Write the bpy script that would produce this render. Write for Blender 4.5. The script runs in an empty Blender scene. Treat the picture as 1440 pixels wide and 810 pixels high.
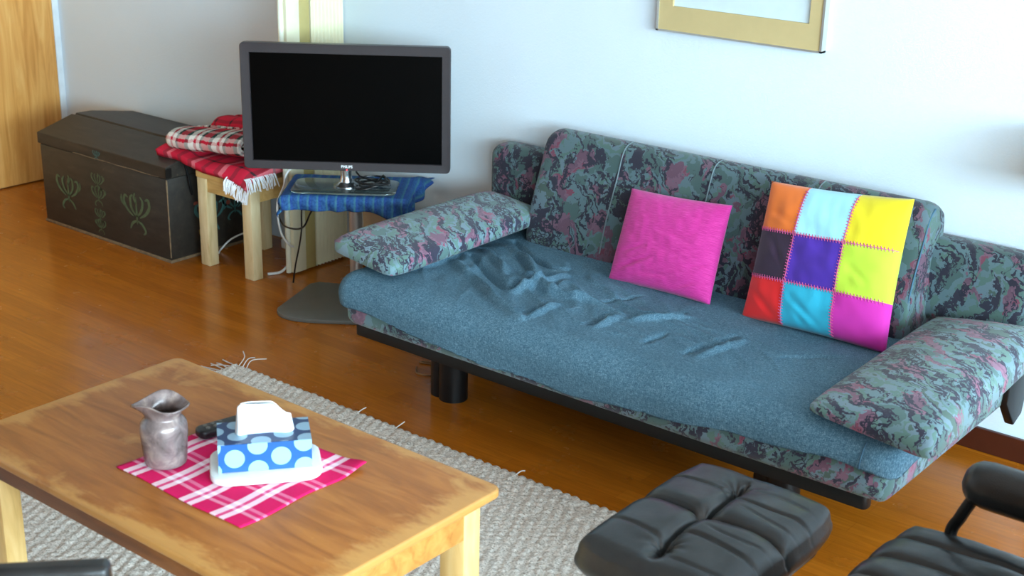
import bpy, bmesh, math, random
from mathutils import Vector, Matrix, noise as mnoise
random.seed(7)
C = bpy.context.scene.collection
sc = bpy.context.scene
PI = math.pi

# ---------------------------------------------------------------- camera
cam_d = bpy.data.cameras.new('camera')
cam = bpy.data.objects.new('camera', cam_d)
C.objects.link(cam)
yaw, pit, rol = math.radians(38.63), math.radians(19.708), math.radians(1.257)
fwd = Vector((-math.sin(yaw) * math.cos(pit), math.cos(yaw) * math.cos(pit), -math.sin(pit)))
right = Vector((math.cos(yaw), math.sin(yaw), 0))
up = right.cross(fwd)
r2 = right * math.cos(rol) + up * math.sin(rol)
u2 = -right * math.sin(rol) + up * math.cos(rol)
m = Matrix((r2, u2, -fwd)).transposed().to_4x4()
m.translation = (0, 0, 2.0)
cam.matrix_world = m
cam_d.sensor_width = 36
cam_d.lens = 36 * 1976.9 / 1440
cam_d.dof.use_dof = True
cam_d.dof.focus_distance = 4.55
cam_d.dof.aperture_fstop = 5.0
cam_d.clip_start = 0.05
sc.camera = cam

# ---------------------------------------------------------------- world and lights
w = bpy.data.worlds.new('sky')
sc.world = w
w.use_nodes = True
w.node_tree.nodes['Background'].inputs[0].default_value = (0.55, 0.75, 1.0, 1)
w.node_tree.nodes['Background'].inputs[1].default_value = 0.6

def area(name, loc, target, sx, sy, power, col):
    d = bpy.data.lights.new(name, 'AREA')
    d.shape = 'RECTANGLE'; d.size = sx; d.size_y = sy
    d.energy = power; d.color = col
    o = bpy.data.objects.new(name, d)
    C.objects.link(o)
    o.location = loc
    o.rotation_euler = (Vector(target) - Vector(loc)).to_track_quat('-Z', 'Y').to_euler()
    return o
# daylight coming through the large window of the right wall; the rear light is added fill that evens the wall
area('daylight_right', (5.38, 0.5, 2.1), (-3.0, 1.6, 0.6), 5.2, 1.7, 900, (0.61, 0.86, 1.0))
area('fill_rear', (3.4, -2.42, 1.9), (-3.5, 4.0, 0.9), 2.6, 1.7, 230, (0.62, 0.87, 1.0))
sc.view_settings.view_transform = 'Standard'
sc.view_settings.look = 'None'
sc.view_settings.exposure = 0.60
sc.view_settings.gamma = 1.0
sc.view_settings.use_curve_mapping = False

# ---------------------------------------------------------------- helpers: materials
def lin(c):
    return tuple(((v / 255) / 12.92 if v / 255 <= 0.04045 else ((v / 255 + 0.055) / 1.055) ** 2.4) for v in c) + (1,)

class NT:
    def __init__(s, name):
        s.m = bpy.data.materials.new(name)
        s.m.use_nodes = True
        s.t = s.m.node_tree
        s.b = s.t.nodes['Principled BSDF']
    def n(s, typ, **k):
        x = s.t.nodes.new(typ)
        for a, v in k.items():
            if a.startswith('i_'):
                key = a[2:]
                x.inputs[int(key) if key.isdigit() else key].default_value = v
            else:
                setattr(x, a, v)
        return x
    def l(s, a, b):
        s.t.links.new(a, b)
    def coords(s, kind='Object', scale=(1, 1, 1), rot=(0, 0, 0), loc=(0, 0, 0)):
        tc = s.n('ShaderNodeTexCoord'); mp = s.n('ShaderNodeMapping')
        mp.inputs['Scale'].default_value = scale
        mp.inputs['Rotation'].default_value = rot
        mp.inputs['Location'].default_value = loc
        s.l(tc.outputs[kind], mp.inputs[0])
        return mp.outputs[0]
    def noise(s, vec, scale, detail=3, rough=0.55, dist=0.0):
        x = s.n('ShaderNodeTexNoise')
        s.l(vec, x.inputs['Vector'])
        x.inputs['Scale'].default_value = scale
        x.inputs['Detail'].default_value = detail
        x.inputs['Roughness'].default_value = rough
        x.inputs['Distortion'].default_value = dist
        return x
    def ramp(s, fac, stops, interp='LINEAR'):
        x = s.n('ShaderNodeValToRGB')
        e = x.color_ramp.elements
        x.color_ramp.interpolation = interp
        while len(e) > 1: e.remove(e[-1])
        e[0].position = stops[0][0]; e[0].color = stops[0][1]
        for p, c in stops[1:]:
            q = e.new(p); q.color = c
        s.l(fac, x.inputs[0])
        return x.outputs[0]
    def mix(s, fac, a, b, mode='MIX'):
        x = s.n('ShaderNodeMix', data_type='RGBA', blend_type=mode)
        for i, v in ((0, fac), (6, a), (7, b)):
            if hasattr(v, 'links'): s.l(v, x.inputs[i])
            else: x.inputs[i].default_value = v
        return x.outputs[2]
    def math(s, op, a, b=0.0):
        x = s.n('ShaderNodeMath', operation=op)
        for i, v in ((0, a), (1, b)):
            if hasattr(v, 'links'): s.l(v, x.inputs[i])
            else: x.inputs[i].default_value = v
        return x.outputs[0]
    def bump(s, h, strength=0.3, dist=0.01):
        x = s.n('ShaderNodeBump')
        x.inputs['Strength'].default_value = strength
        x.inputs['Distance'].default_value = dist
        s.l(h, x.inputs['Height'])
        s.l(x.outputs[0], s.b.inputs['Normal'])
    def col(s, c):
        if hasattr(c, 'links'): s.l(c, s.b.inputs['Base Color'])
        else: s.b.inputs['Base Color'].default_value = c
    def rough(s, r, spec=0.5, metal=0.0):
        if hasattr(r, 'links'): s.l(r, s.b.inputs['Roughness'])
        else: s.b.inputs['Roughness'].default_value = r
        s.b.inputs['Specular IOR Level'].default_value = spec
        s.b.inputs['Metallic'].default_value = metal

def plain(name, rgb, rough=0.5, spec=0.5, metal=0.0, var=0.06, scale=18, bump=0.0, bscale=300):
    t = NT(name)
    v = t.coords()
    nz = t.noise(v, scale, 4)
    c = lin(rgb)
    a = tuple(x * (1 - var) for x in c[:3]) + (1,)
    b = tuple(min(1, x * (1 + var)) for x in c[:3]) + (1,)
    t.col(t.ramp(nz.outputs[0], [(0.3, a), (0.7, b)]))
    t.rough(rough, spec, metal)
    if bump:
        t.bump(t.noise(v, bscale, 2).outputs[0], bump, 0.002)
    return t.m

def wood(name, dark, mid, light, grain=(1.2, 14, 14), rough=0.4, scale=3.0, patch=None, spec=0.5, edge=None):
    t = NT(name)
    v = t.coords(scale=grain)
    n1 = t.noise(v, scale, 6, 0.6, 0.8)
    c = t.ramp(n1.outputs[0], [(0.28, lin(dark)), (0.5, lin(mid)), (0.72, lin(light))])
    if patch:
        v2 = t.coords()
        n2 = t.noise(v2, patch[0], 4, 0.6, 0.5)
        f = t.ramp(n2.outputs[0], [(patch[2], (0, 0, 0, 1)), (patch[3], (1, 1, 1, 1))])
        c = t.mix(f, c, lin(patch[1]))
        if edge:      # varnish worn pale along the rim of the board
            sp = t.n('ShaderNodeSeparateXYZ'); t.l(v2, sp.inputs[0])
            ex = t.math('SUBTRACT', t.math('ABSOLUTE', sp.outputs[0]), edge[0]); ey = t.math('SUBTRACT', t.math('ABSOLUTE', sp.outputs[1]), edge[1])
            e = t.math('MULTIPLY', t.math('MAXIMUM', ex, ey), 14.0)
            e = t.math('ADD', e, t.math('MULTIPLY', t.math('SUBTRACT', t.noise(t.coords(scale=(2, 5, 1)), 3.5, 4, 0.65).outputs[0], 0.5), 3.0))
            fe = t.ramp(e, [(0.15, (0, 0, 0, 1)), (0.75, (0.75, 0.75, 0.75, 1))])
            c = t.mix(fe, c, lin(patch[1]))
    t.col(c); t.rough(rough, spec)
    t.bump(n1.outputs[0], 0.06, 0.004)
    return t.m

# ---------------------------------------------------------------- helpers: objects
def thing(name, label, cat, loc=(0, 0, 0), rotz=0, group=None):
    o = bpy.data.objects.new(name, None)
    C.objects.link(o)
    o.location = loc; o.rotation_euler = (0, 0, rotz)
    o.empty_display_size = 0.05
    o['label'] = label; o['category'] = cat
    if group: o['group'] = group
    return o

def obj(name, bm, mat, parent=None, local=False, smooth=True, angle=40, label=None):
    """links bm as one mesh object; world coordinates unless local"""
    me = bpy.data.meshes.new(name)
    bmesh.ops.recalc_face_normals(bm, faces=bm.faces[:])
    o = bpy.data.objects.new(name, me)
    if parent is not None:
        root = parent
        off = Vector((0, 0, 0))
        while root is not None:
            off += Vector(root.location); root = root.parent
        if not local:
            bmesh.ops.translate(bm, verts=bm.verts[:], vec=-off)
        o.parent = parent
    bm.to_mesh(me); bm.free()
    if mat is not None: me.materials.append(mat)
    C.objects.link(o)
    if smooth:
        for p in me.polygons: p.use_smooth = True
        try: me.set_sharp_from_angle(angle=math.radians(angle))
        except Exception: pass
    if label: o['label'] = label
    return o

def single(name, bm, mat, base, label, cat, smooth=True, angle=40, group=None):
    """a thing that is one mesh, origin at its base"""
    bmesh.ops.translate(bm, verts=bm.verts[:], vec=-Vector(base))
    o = obj(name, bm, mat, None, True, smooth, angle)
    o.location = base
    o['label'] = label; o['category'] = cat
    if group: o['group'] = group
    return o

def struct(name, bm, mat, smooth=False):
    o = obj(name, bm, mat, None, True, smooth)
    o['kind'] = 'structure'
    return o

def box(x0, x1, y0, y1, z0, z1, bev=0.0, seg=2, bm=None):
    b2 = bmesh.new()
    bmesh.ops.create_cube(b2, size=1)
    for v in b2.verts:
        v.co = Vector((x0 + (v.co.x + .5) * (x1 - x0), y0 + (v.co.y + .5) * (y1 - y0), z0 + (v.co.z + .5) * (z1 - z0)))
    if bev > 0:
        bmesh.ops.bevel(b2, geom=b2.edges[:], offset=bev, segments=seg, profile=0.5, affect='EDGES')
    return merge(bm, b2) if bm is not None else b2

def merge(bm, b2):
    me = bpy.data.meshes.new('tmp'); b2.to_mesh(me); b2.free()
    bm.from_mesh(me); bpy.data.meshes.remove(me)
    return bm

def prism(poly, z0, z1, bev=0.0, seg=2, plane='z'):
    """extruded polygon; plane z: poly in xy; plane x: poly in yz, extruded along x; plane y: poly in xz"""
    bm = bmesh.new()
    def P(p, h):
        if plane == 'z': return (p[0], p[1], h)
        if plane == 'x': return (h, p[0], p[1])
        return (p[0], h, p[1])
    a = [bm.verts.new(P(p, z0)) for p in poly]
    b = [bm.verts.new(P(p, z1)) for p in poly]
    bm.faces.new(a); bm.faces.new(b[::-1])
    n = len(poly)
    for i in range(n):
        bm.faces.new((a[i], a[(i + 1) % n], b[(i + 1) % n], b[i]))
    bmesh.ops.recalc_face_normals(bm, faces=bm.faces[:])
    if bev:
        es = [e for e in bm.edges if len(e.link_faces) == 2 and e.link_faces[0].normal.angle(e.link_faces[1].normal) > 0.9]
        bmesh.ops.bevel(bm, geom=es, offset=bev, segments=seg, profile=0.5, affect='EDGES')
    return bm

def rrect(x0, x1, y0, y1, r, n=6):
    pts = []
    for cx, cy, a0 in ((x1 - r, y0 + r, -90), (x1 - r, y1 - r, 0), (x0 + r, y1 - r, 90), (x0 + r, y0 + r, 180)):
        for i in range(n + 1):
            a = math.radians(a0 + 90 * i / n)
            pts.append((cx + r * math.cos(a), cy + r * math.sin(a)))
    return pts

def catmull(pts, sub=8, closed=False):
    pts = [Vector(p) for p in pts]
    out = []
    n = len(pts)
    rng = range(n if closed else n - 1)
    for i in rng:
        if closed: p0, p1, p2, p3 = pts[(i - 1) % n], pts[i], pts[(i + 1) % n], pts[(i + 2) % n]
        else: p0, p1, p2, p3 = pts[max(i - 1, 0)], pts[i], pts[i + 1], pts[min(i + 2, n - 1)]
        for k in range(sub):
            t = k / sub
            out.append(0.5 * ((2 * p1) + (-p0 + p2) * t + (2 * p0 - 5 * p1 + 4 * p2 - p3) * t * t + (-p0 + 3 * p1 - 3 * p2 + p3) * t ** 3))
    if not closed: out.append(pts[-1])
    return out

def tube(path, r, seg=8, bm=None, closed=False, caps=True):
    bm = bm if bm is not None else bmesh.new()
    path = [Vector(p) for p in path]
    n = len(path)
    rs = r if isinstance(r, (list, tuple)) else [r] * n
    rings = []
    ref = None
    for i, p in enumerate(path):
        if closed: t = path[(i + 1) % n] - path[(i - 1) % n]
        else: t = path[min(i + 1, n - 1)] - path[max(i - 1, 0)]
        t.normalize()
        if ref is None:
            ref = Vector((0, 0, 1)) if abs(t.z) < 0.9 else Vector((1, 0, 0))
        a = t.cross(ref)
        if a.length < 1e-6: a = t.orthogonal()
        a.normalize()
        b = a.cross(t).normalized()
        ref = b
        rings.append([bm.verts.new(p + rs[i] * (math.cos(2 * PI * k / seg) * a + math.sin(2 * PI * k / seg) * b)) for k in range(seg)])
    for i in range(n if closed else n - 1):
        A, B = rings[i], rings[(i + 1) % n]
        for k in range(seg):
            bm.faces.new((A[k], A[(k + 1) % seg], B[(k + 1) % seg], B[k]))
    if caps and not closed:
        bm.faces.new(rings[0][::-1]); bm.faces.new(rings[-1])
    return bm

def lathe(prof, cx, cy, seg=32, bm=None, fn=None):
    """prof: list of (r, z)"""
    bm = bm if bm is not None else bmesh.new()
    rings = []
    for j, (r, z) in enumerate(prof):
        ring = []
        for k in range(seg):
            a = 2 * PI * k / seg
            rr, zz = (r, z) if fn is None else fn(r, z, a, j / (len(prof) - 1))
            ring.append(bm.verts.new((cx + rr * math.cos(a), cy + rr * math.sin(a), zz)))
        rings.append(ring)
    for i in range(len(rings) - 1):
        for k in range(seg):
            bm.faces.new((rings[i][k], rings[i][(k + 1) % seg], rings[i + 1][(k + 1) % seg], rings[i + 1][k]))
    if prof[0][0] > 1e-5: bm.faces.new(rings[0][::-1])
    if prof[-1][0] > 1e-5: bm.faces.new(rings[-1])
    return bm

def grid(nu, nv, fn, uv=None, close_u=False, bm=None):
    bm = bm if bm is not None else bmesh.new()
    uvl = bm.loops.layers.uv.verify() if uv else None
    V = [[bm.verts.new(fn(i / nu, j / nv)) for j in range(nv + 1)] for i in range(nu + (0 if close_u else 1))]
    for i in range(nu):
        for j in range(nv):
            ii = (i + 1) % len(V)
            f = bm.faces.new((V[i][j], V[ii][j], V[ii][j + 1], V[i][j + 1]))
            if uv:
                for lp, (a, b) in zip(f.loops, ((i, j), (i + 1, j), (i + 1, j + 1), (i, j + 1))):
                    lp[uvl].uv = uv(a / nu, b / nv)
    return bm

def solidify(o, t, offset=-1):
    md = o.modifiers.new('thickness', 'SOLIDIFY'); md.thickness = t; md.offset = offset
    return o

def subsurf(o, n=2):
    md = o.modifiers.new('smooth', 'SUBSURF'); md.levels = n; md.render_levels = n
    return o

def clamp(x, a, b): return max(a, min(b, x))
def sstep(a, b, x):
    t = clamp((x - a) / (b - a), 0, 1); return t * t * (3 - 2 * t)

# ---------------------------------------------------------------- materials
def make_floor():
    t = NT('floor_wood')
    v = t.coords()
    br = t.n('ShaderNodeTexBrick')
    t.l(v, br.inputs['Vector'])
    br.offset = 0.37; br.squash = 1.0
    br.inputs['Scale'].default_value = 1.0
    br.inputs['Brick Width'].default_value = 0.62
    br.inputs['Row Height'].default_value = 0.068
    br.inputs['Mortar Size'].default_value = 0.0006
    br.inputs['Mortar Smooth'].default_value = 0.3
    br.inputs['Bias'].default_value = 0.0
    br.inputs['Color1'].default_value = lin((176, 98, 20))
    br.inputs['Color2'].default_value = lin((192, 110, 26))
    br.inputs['Mortar'].default_value = lin((154, 84, 18))
    gv = t.coords(scale=(1.5, 22, 1))
    g = t.noise(gv, 4, 6, 0.6, 0.4)
    gc = t.ramp(g.outputs[0], [(0.3, (0.72, 0.72, 0.72, 1)), (0.7, (1.12, 1.12, 1.12, 1))])
    c = t.mix(0.8, br.outputs['Color'], gc, 'MULTIPLY')
    wv = t.noise(v, 1.3, 4)
    wc = t.ramp(wv.outputs[0], [(0.35, (0.9, 0.88, 0.86, 1)), (0.7, (1.05, 1.05, 1.08, 1))])
    c = t.mix(0.8, c, wc, 'MULTIPLY')
    t.col(c)
    rr = t.ramp(t.noise(v, 7, 4).outputs[0], [(0.3, (0.17, 0.17, 0.17, 1)), (0.7, (0.30, 0.30, 0.30, 1))])
    t.rough(rr, 0.45)
    return t.m

def make_wall(name, rgb, bump=0.25):
    t = NT(name)
    v = t.coords()
    c = lin(rgb)
    n1 = t.noise(v, 2.5, 3)
    t.col(t.ramp(n1.outputs[0], [(0.3, tuple(x * .97 for x in c[:3]) + (1,)), (0.7, c)]))
    t.rough(0.85, 0.2)
    t.bump(t.noise(v, 130, 4, 0.6).outputs[0], bump, 0.004)
    return t.m

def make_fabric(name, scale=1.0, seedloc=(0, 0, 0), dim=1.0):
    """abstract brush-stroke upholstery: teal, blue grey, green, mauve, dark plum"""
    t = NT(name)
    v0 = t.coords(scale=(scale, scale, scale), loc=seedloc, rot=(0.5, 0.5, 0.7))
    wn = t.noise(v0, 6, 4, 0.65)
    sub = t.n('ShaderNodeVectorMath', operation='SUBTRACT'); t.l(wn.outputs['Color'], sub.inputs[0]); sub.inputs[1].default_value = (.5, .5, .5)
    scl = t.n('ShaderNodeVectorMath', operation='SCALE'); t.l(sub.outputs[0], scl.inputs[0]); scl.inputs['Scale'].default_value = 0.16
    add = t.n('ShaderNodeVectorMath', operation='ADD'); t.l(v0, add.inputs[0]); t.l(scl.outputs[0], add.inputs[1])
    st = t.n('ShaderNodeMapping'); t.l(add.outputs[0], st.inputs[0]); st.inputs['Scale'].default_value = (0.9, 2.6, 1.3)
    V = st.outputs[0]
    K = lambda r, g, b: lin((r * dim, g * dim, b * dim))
    n1 = t.noise(V, 4.2, 2, 0.5)
    base = t.ramp(n1.outputs[0], [(0.0, K(92, 120, 118)), (0.42, K(114, 142, 150)), (0.5, K(104, 136, 128)), (0.57, K(122, 146, 158)), (0.64, K(90, 112, 104))], 'CONSTANT')
    mp2 = t.n('ShaderNodeMapping'); t.l(V, mp2.inputs[0]); mp2.inputs['Location'].default_value = (3.1, 7.7, 1.3)
    n2 = t.noise(mp2.outputs[0], 5.0, 3, 0.55)
    m2 = t.ramp(n2.outputs[0], [(0.0, (0, 0, 0, 1)), (0.565, (1, 1, 1, 1))], 'CONSTANT')
    n2b = t.noise(mp2.outputs[0], 11, 2)
    mauve = t.ramp(n2b.outputs[0], [(0.0, K(128, 92, 112)), (0.5, K(146, 108, 128)), (0.6, K(150, 82, 104))], 'CONSTANT')
    c = t.mix(m2, base, mauve)
    mp3 = t.n('ShaderNodeMapping'); t.l(V, mp3.inputs[0]); mp3.inputs['Location'].default_value = (-5.1, 2.2, 9.3); mp3.inputs['Scale'].default_value = (0.8, 2.0, 1)
    n3 = t.noise(mp3.outputs[0], 4.6, 5, 0.66, 0.5)
    m3 = t.ramp(n3.outputs[0], [(0.0, (0, 0, 0, 1)), (0.555, (1, 1, 1, 1))], 'CONSTANT')
    c = t.mix(m3, c, K(58, 56, 74))
    # thin squiggles in a few zones
    vo = t.n('ShaderNodeTexVoronoi', feature='DISTANCE_TO_EDGE'); t.l(add.outputs[0], vo.inputs['Vector']); vo.inputs['Scale'].default_value = 34
    m4 = t.ramp(vo.outputs['Distance'], [(0.0, (1, 1, 1, 1)), (0.09, (0, 0, 0, 1))], 'CONSTANT')
    mz = t.ramp(t.noise(mp2.outputs[0], 3.6, 1).outputs[0], [(0.0, (0, 0, 0, 1)), (0.60, (1, 1, 1, 1))], 'CONSTANT')
    c = t.mix(t.math('MULTIPLY', m4, mz), c, K(50, 48, 66))
    # combed dark strokes in other zones
    wvt = t.n('ShaderNodeTexWave', wave_type='BANDS', bands_direction='DIAGONAL'); t.l(V, wvt.inputs['Vector'])
    wvt.inputs['Scale'].default_value = 7.0; wvt.inputs['Distortion'].default_value = 7.0; wvt.inputs['Detail'].default_value = 3.0; wvt.inputs['Detail Scale'].default_value = 2.2
    m5 = t.ramp(wvt.outputs['Fac'], [(0.0, (0, 0, 0, 1)), (0.66, (1, 1, 1, 1))], 'CONSTANT')
    mz2 = t.ramp(t.noise(mp3.outputs[0], 2.6, 2, 0.6).outputs[0], [(0.0, (0, 0, 0, 1)), (0.53, (1, 1, 1, 1))], 'CONSTANT')
    c = t.mix(t.math('MULTIPLY', m5, mz2), c, K(54, 52, 70))
    t.col(c)
    t.rough(0.75, 0.25)
    t.b.inputs['Sheen Weight'].default_value = 0.15
    t.bump(t.noise(v0, 320, 2).outputs[0], 0.12, 0.002)
    return t.m

def make_denim(name='denim'):
    t = NT(name)
    va = t.coords(scale=(55, 420, 420)); vb = t.coords(scale=(420, 70, 70)); vc = t.coords()
    na = t.noise(va, 1.6, 3, 0.7); nb = t.noise(vb, 1.6, 3, 0.7)
    av = t.math('MULTIPLY', t.math('ADD', na.outputs[0], nb.outputs[0]), 0.5)
    c = t.ramp(av, [(0.32, lin((36, 62, 80))), (0.5, lin((76, 108, 126))), (0.68, lin((134, 164, 178)))])
    big = t.noise(vc, 3.5, 3)
    bc = t.ramp(big.outputs[0], [(0.3, (0.88, 0.88, 0.88, 1)), (0.7, (1.06, 1.06, 1.06, 1))])
    c = t.mix(1.0, c, bc, 'MULTIPLY')
    t.col(c); t.rough(0.9, 0.15)
    t.bump(av, 0.35, 0.003)
    return t.m

def make_leather():
    t = NT('black_leather')
    v = t.coords()
    n1 = t.noise(v, 9, 4)
    t.col(t.ramp(n1.outputs[0], [(0.3, lin((24, 24, 25))), (0.7, lin((42, 42, 41)))]))
    t.rough(t.ramp(t.noise(v, 20, 3).outputs[0], [(0.3, (0.28, 0.28, 0.28, 1)), (0.7, (0.42, 0.42, 0.42, 1))]), 0.5)
    vo = t.n('ShaderNodeTexVoronoi'); t.l(v, vo.inputs['Vector']); vo.inputs['Scale'].default_value = 350
    n2 = t.noise(v, 26, 4)
    t.bump(t.math('ADD', t.math('MULTIPLY', vo.outputs['Distance'], 0.25), n2.outputs[0]), 0.22, 0.004)
    return t.m

def make_plaid(name, warp, weft, fu, fv, rough=0.9, fuzz=0.0):
    """UV driven two-way stripes; warp/weft are constant ramps of (pos, rgb)"""
    t = NT(name)
    tc = t.n('ShaderNodeTexCoord'); sp = t.n('ShaderNodeSeparateXYZ')
    uv = tc.outputs['UV']
    if fuzz:
        nz = t.noise(t.coords('Object'), 90, 2)
        s1 = t.n('ShaderNodeVectorMath', operation='SUBTRACT'); t.l(nz.outputs['Color'], s1.inputs[0]); s1.inputs[1].default_value = (.5, .5, .5)
        s2 = t.n('ShaderNodeVectorMath', operation='SCALE'); t.l(s1.outputs[0], s2.inputs[0]); s2.inputs['Scale'].default_value = fuzz
        s3 = t.n('ShaderNodeVectorMath', operation='ADD'); t.l(uv, s3.inputs[0]); t.l(s2.outputs[0], s3.inputs[1])
        uv = s3.outputs[0]
    t.l(uv, sp.inputs[0])
    u = t.math('FRACT', t.math('MULTIPLY', sp.outputs[0], fu))
    v = t.math('FRACT', t.math('MULTIPLY', sp.outputs[1], fv))
    a = t.ramp(u, [(p, lin(c)) for p, c in warp], 'CONSTANT')
    b = t.ramp(v, [(p, lin(c)) for p, c in weft], 'CONSTANT')
    c = t.mix(0.55 if fuzz else 0.62, a, b)
    t.col(c); t.rough(rough, 0.15)
    t.bump(t.noise(t.coords('Object'), 260, 3).outputs[0], 0.3, 0.003)
    return t.m

M = {}
M['floor'] = make_floor()
M['wall'] = make_wall('white_plaster', (223, 234, 242))
M['ceiling'] = wood('limed_timber_ceiling', (186, 184, 180), (204, 203, 200), (218, 218, 216), grain=(1, 9, 9), scale=2.0, rough=0.6)
M['fill_damper'] = wood('fill_damping_cladding', (96, 66, 38), (120, 84, 50), (140, 102, 64), grain=(9, 9, 1), scale=2.0, rough=0.6)  # invented finish for the unseen front wall, dark to hold fill light down
M['panel'] = wood('honey_veneer', (186, 120, 50), (214, 152, 78), (230, 176, 104), grain=(1, 9, 0.9), scale=2.2, rough=0.4)
M['skirt'] = plain('dark_red_wood', (70, 28, 14), 0.4)
M['trim'] = plain('white_trim', (222, 228, 232), 0.5)
M['fabric'] = make_fabric('sofa_print', 1.5, (0.3, 0.1, 0.7), .9)
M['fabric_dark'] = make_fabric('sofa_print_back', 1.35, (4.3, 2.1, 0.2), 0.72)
M['fabric_arm'] = make_fabric('sofa_print_arm', 1.45, (1.7, 8.2, 3.2), 0.96)
M['denim'] = make_denim()
M['seam'] = plain('denim_seam', (60, 92, 112), 0.9)
M['pale_seam'] = plain('pale_seam', (104, 118, 122), 0.8)
M['black_frame'] = plain('black_lacquer', (11, 11, 12), 0.42, 0.35)
M['leather'] = make_leather()
M['black_plastic'] = plain('black_plastic', (16, 16, 18), 0.4)
M['bezel'] = plain('grey_bezel', (50, 44, 46), 0.4)
M['bezel_dark'] = plain('tv_housing', (34, 31, 32), 0.45)
M['screen'] = plain('dark_screen', (3, 3, 3), 0.3, 0.06)
M['chrome'] = plain('brushed_chrome', (200, 206, 208), 0.25, 0.5, 1.0)
M['steel'] = plain('painted_steel', (176, 172, 168), 0.35, 0.5, 0.6)
M['plate'] = plain('dark_plate', (98, 95, 88), 0.42)
M['pine'] = wood('pale_pine', (198, 170, 118), (224, 200, 152), (236, 216, 174), grain=(9, 9, 1.2), rough=0.5)
M['pine_h'] = wood('pale_pine_rail', (190, 148, 84), (216, 176, 108), (228, 192, 128), grain=(1.5, 9, 9), rough=0.45)
M['tabletop'] = wood('worn_table_wood', (132, 74, 20), (160, 94, 32), (178, 112, 44), grain=(1.5, 12, 12), scale=2.4, rough=0.42,
                     patch=(6.5, (200, 146, 78), 0.62, 0.78), edge=(.50, .275))
M['apron'] = wood('table_apron_lit', (164, 104, 44), (192, 130, 62), (208, 148, 78), grain=(2, 9, 9), rough=0.45)  # end rails: lit copy of the apron wood
M['apron_shaded'] = wood('table_apron_shaded', (98, 54, 20), (122, 70, 28), (140, 84, 36), grain=(1.5, 9, 9), rough=0.42)  # long rails: same wood, with the shade of that side put into the colour
M['tablelegs'] = wood('table_leg_pine', (206, 162, 92), (226, 184, 116), (236, 200, 136), grain=(9, 9, 1.3), rough=0.45)
M['pewter'] = None

def make_pewter():
    t = NT('glazed_stoneware')
    v = t.coords()
    n1 = t.noise(v, 22, 4, 0.6, 0.6)
    t.col(t.ramp(n1.outputs[0], [(0.3, lin((88, 76, 74))), (0.55, lin((134, 118, 116))), (0.75, lin((176, 158, 146)))]))
    t.rough(0.25, 0.6, 0.2)
    t.bump(n1.outputs[0], 0.08, 0.004)
    return t.m
M['pewter'] = make_pewter()

def make_rug():
    t = NT('woven_wool')
    v = t.coords(scale=(1, 1, 1))
    n1 = t.noise(v, 150, 3, 0.7); n2 = t.noise(v, 46, 3, 0.6)
    c = t.ramp(n1.outputs[0], [(0.3, lin((136, 122, 108))), (0.45, lin((206, 194, 182))), (0.65, lin((236, 226, 216)))])
    c = t.mix(t.ramp(n2.outputs[0], [(0.58, (0, 0, 0, 1)), (0.75, (0.6, 0.6, 0.6, 1))]), c, lin((140, 124, 108)))
    t.col(c); t.rough(0.95, 0.1)
    t.bump(n1.outputs[0], 0.6, 0.006)
    return t.m
M['rug'] = make_rug()
M['fringe'] = plain('rug_fringe', (206, 196, 186), 0.95, 0.1)

def make_chest():
    t = NT('old_painted_wood')
    v = t.coords()
    n1 = t.noise(t.coords(scale=(1.5, 6, 6)), 5, 5, 0.65)
    c = t.ramp(n1.outputs[0], [(0.3, lin((36, 33, 29))), (0.6, lin((50, 45, 39))), (0.8, lin((66, 58, 47)))])
    n2 = t.noise(v, 30, 5, 0.7)
    c = t.mix(t.ramp(n2.outputs[0], [(0.68, (0, 0, 0, 1)), (0.74, (0.5, 0.5, 0.5, 1))]), c, lin((112, 96, 74)))
    t.col(c); t.rough(0.5, 0.4)
    t.bump(n1.outputs[0], 0.15, 0.006)
    return t.m
M['chest'] = make_chest()
M['chest_edge'] = plain('worn_chest_edge', (120, 98, 72), 0.7, var=0.3, scale=60)
M['paint_green'] = plain('faded_green_paint', (74, 92, 64), 0.6, var=0.25, scale=60)
M['paint_red'] = plain('faded_red_paint', (136, 64, 46), 0.6, var=0.2)
M['paint_yellow'] = plain('faded_yellow_paint', (166, 138, 70), 0.6, var=0.2)
M['paint_teal'] = plain('faded_teal_paint', (62, 108, 104), 0.6, var=0.2)

def make_bluecloth():
    t = NT('blue_striped_cloth')
    tc = t.n('ShaderNodeTexCoord'); sp = t.n('ShaderNodeSeparateXYZ'); t.l(tc.outputs['UV'], sp.inputs[0])
    u = t.math('FRACT', t.math('MULTIPLY', sp.outputs[0], 17.0))
    s = t.ramp(u, [(0.0, lin((24, 52, 104))), (0.40, lin((32, 72, 120))), (0.66, lin((66, 118, 122))), (0.8, lin((30, 54, 126)))], 'EASE')
    nz = t.noise(t.coords(), 120, 3)
    c = t.mix(0.35, s, t.ramp(nz.outputs[0], [(0.3, lin((20, 52, 104))), (0.7, lin((70, 120, 172)))]))
    t.col(c); t.rough(0.8, 0.2)
    t.bump(nz.outputs[0], 0.2, 0.003)
    return t.m
M['bluecloth'] = make_bluecloth()

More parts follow.
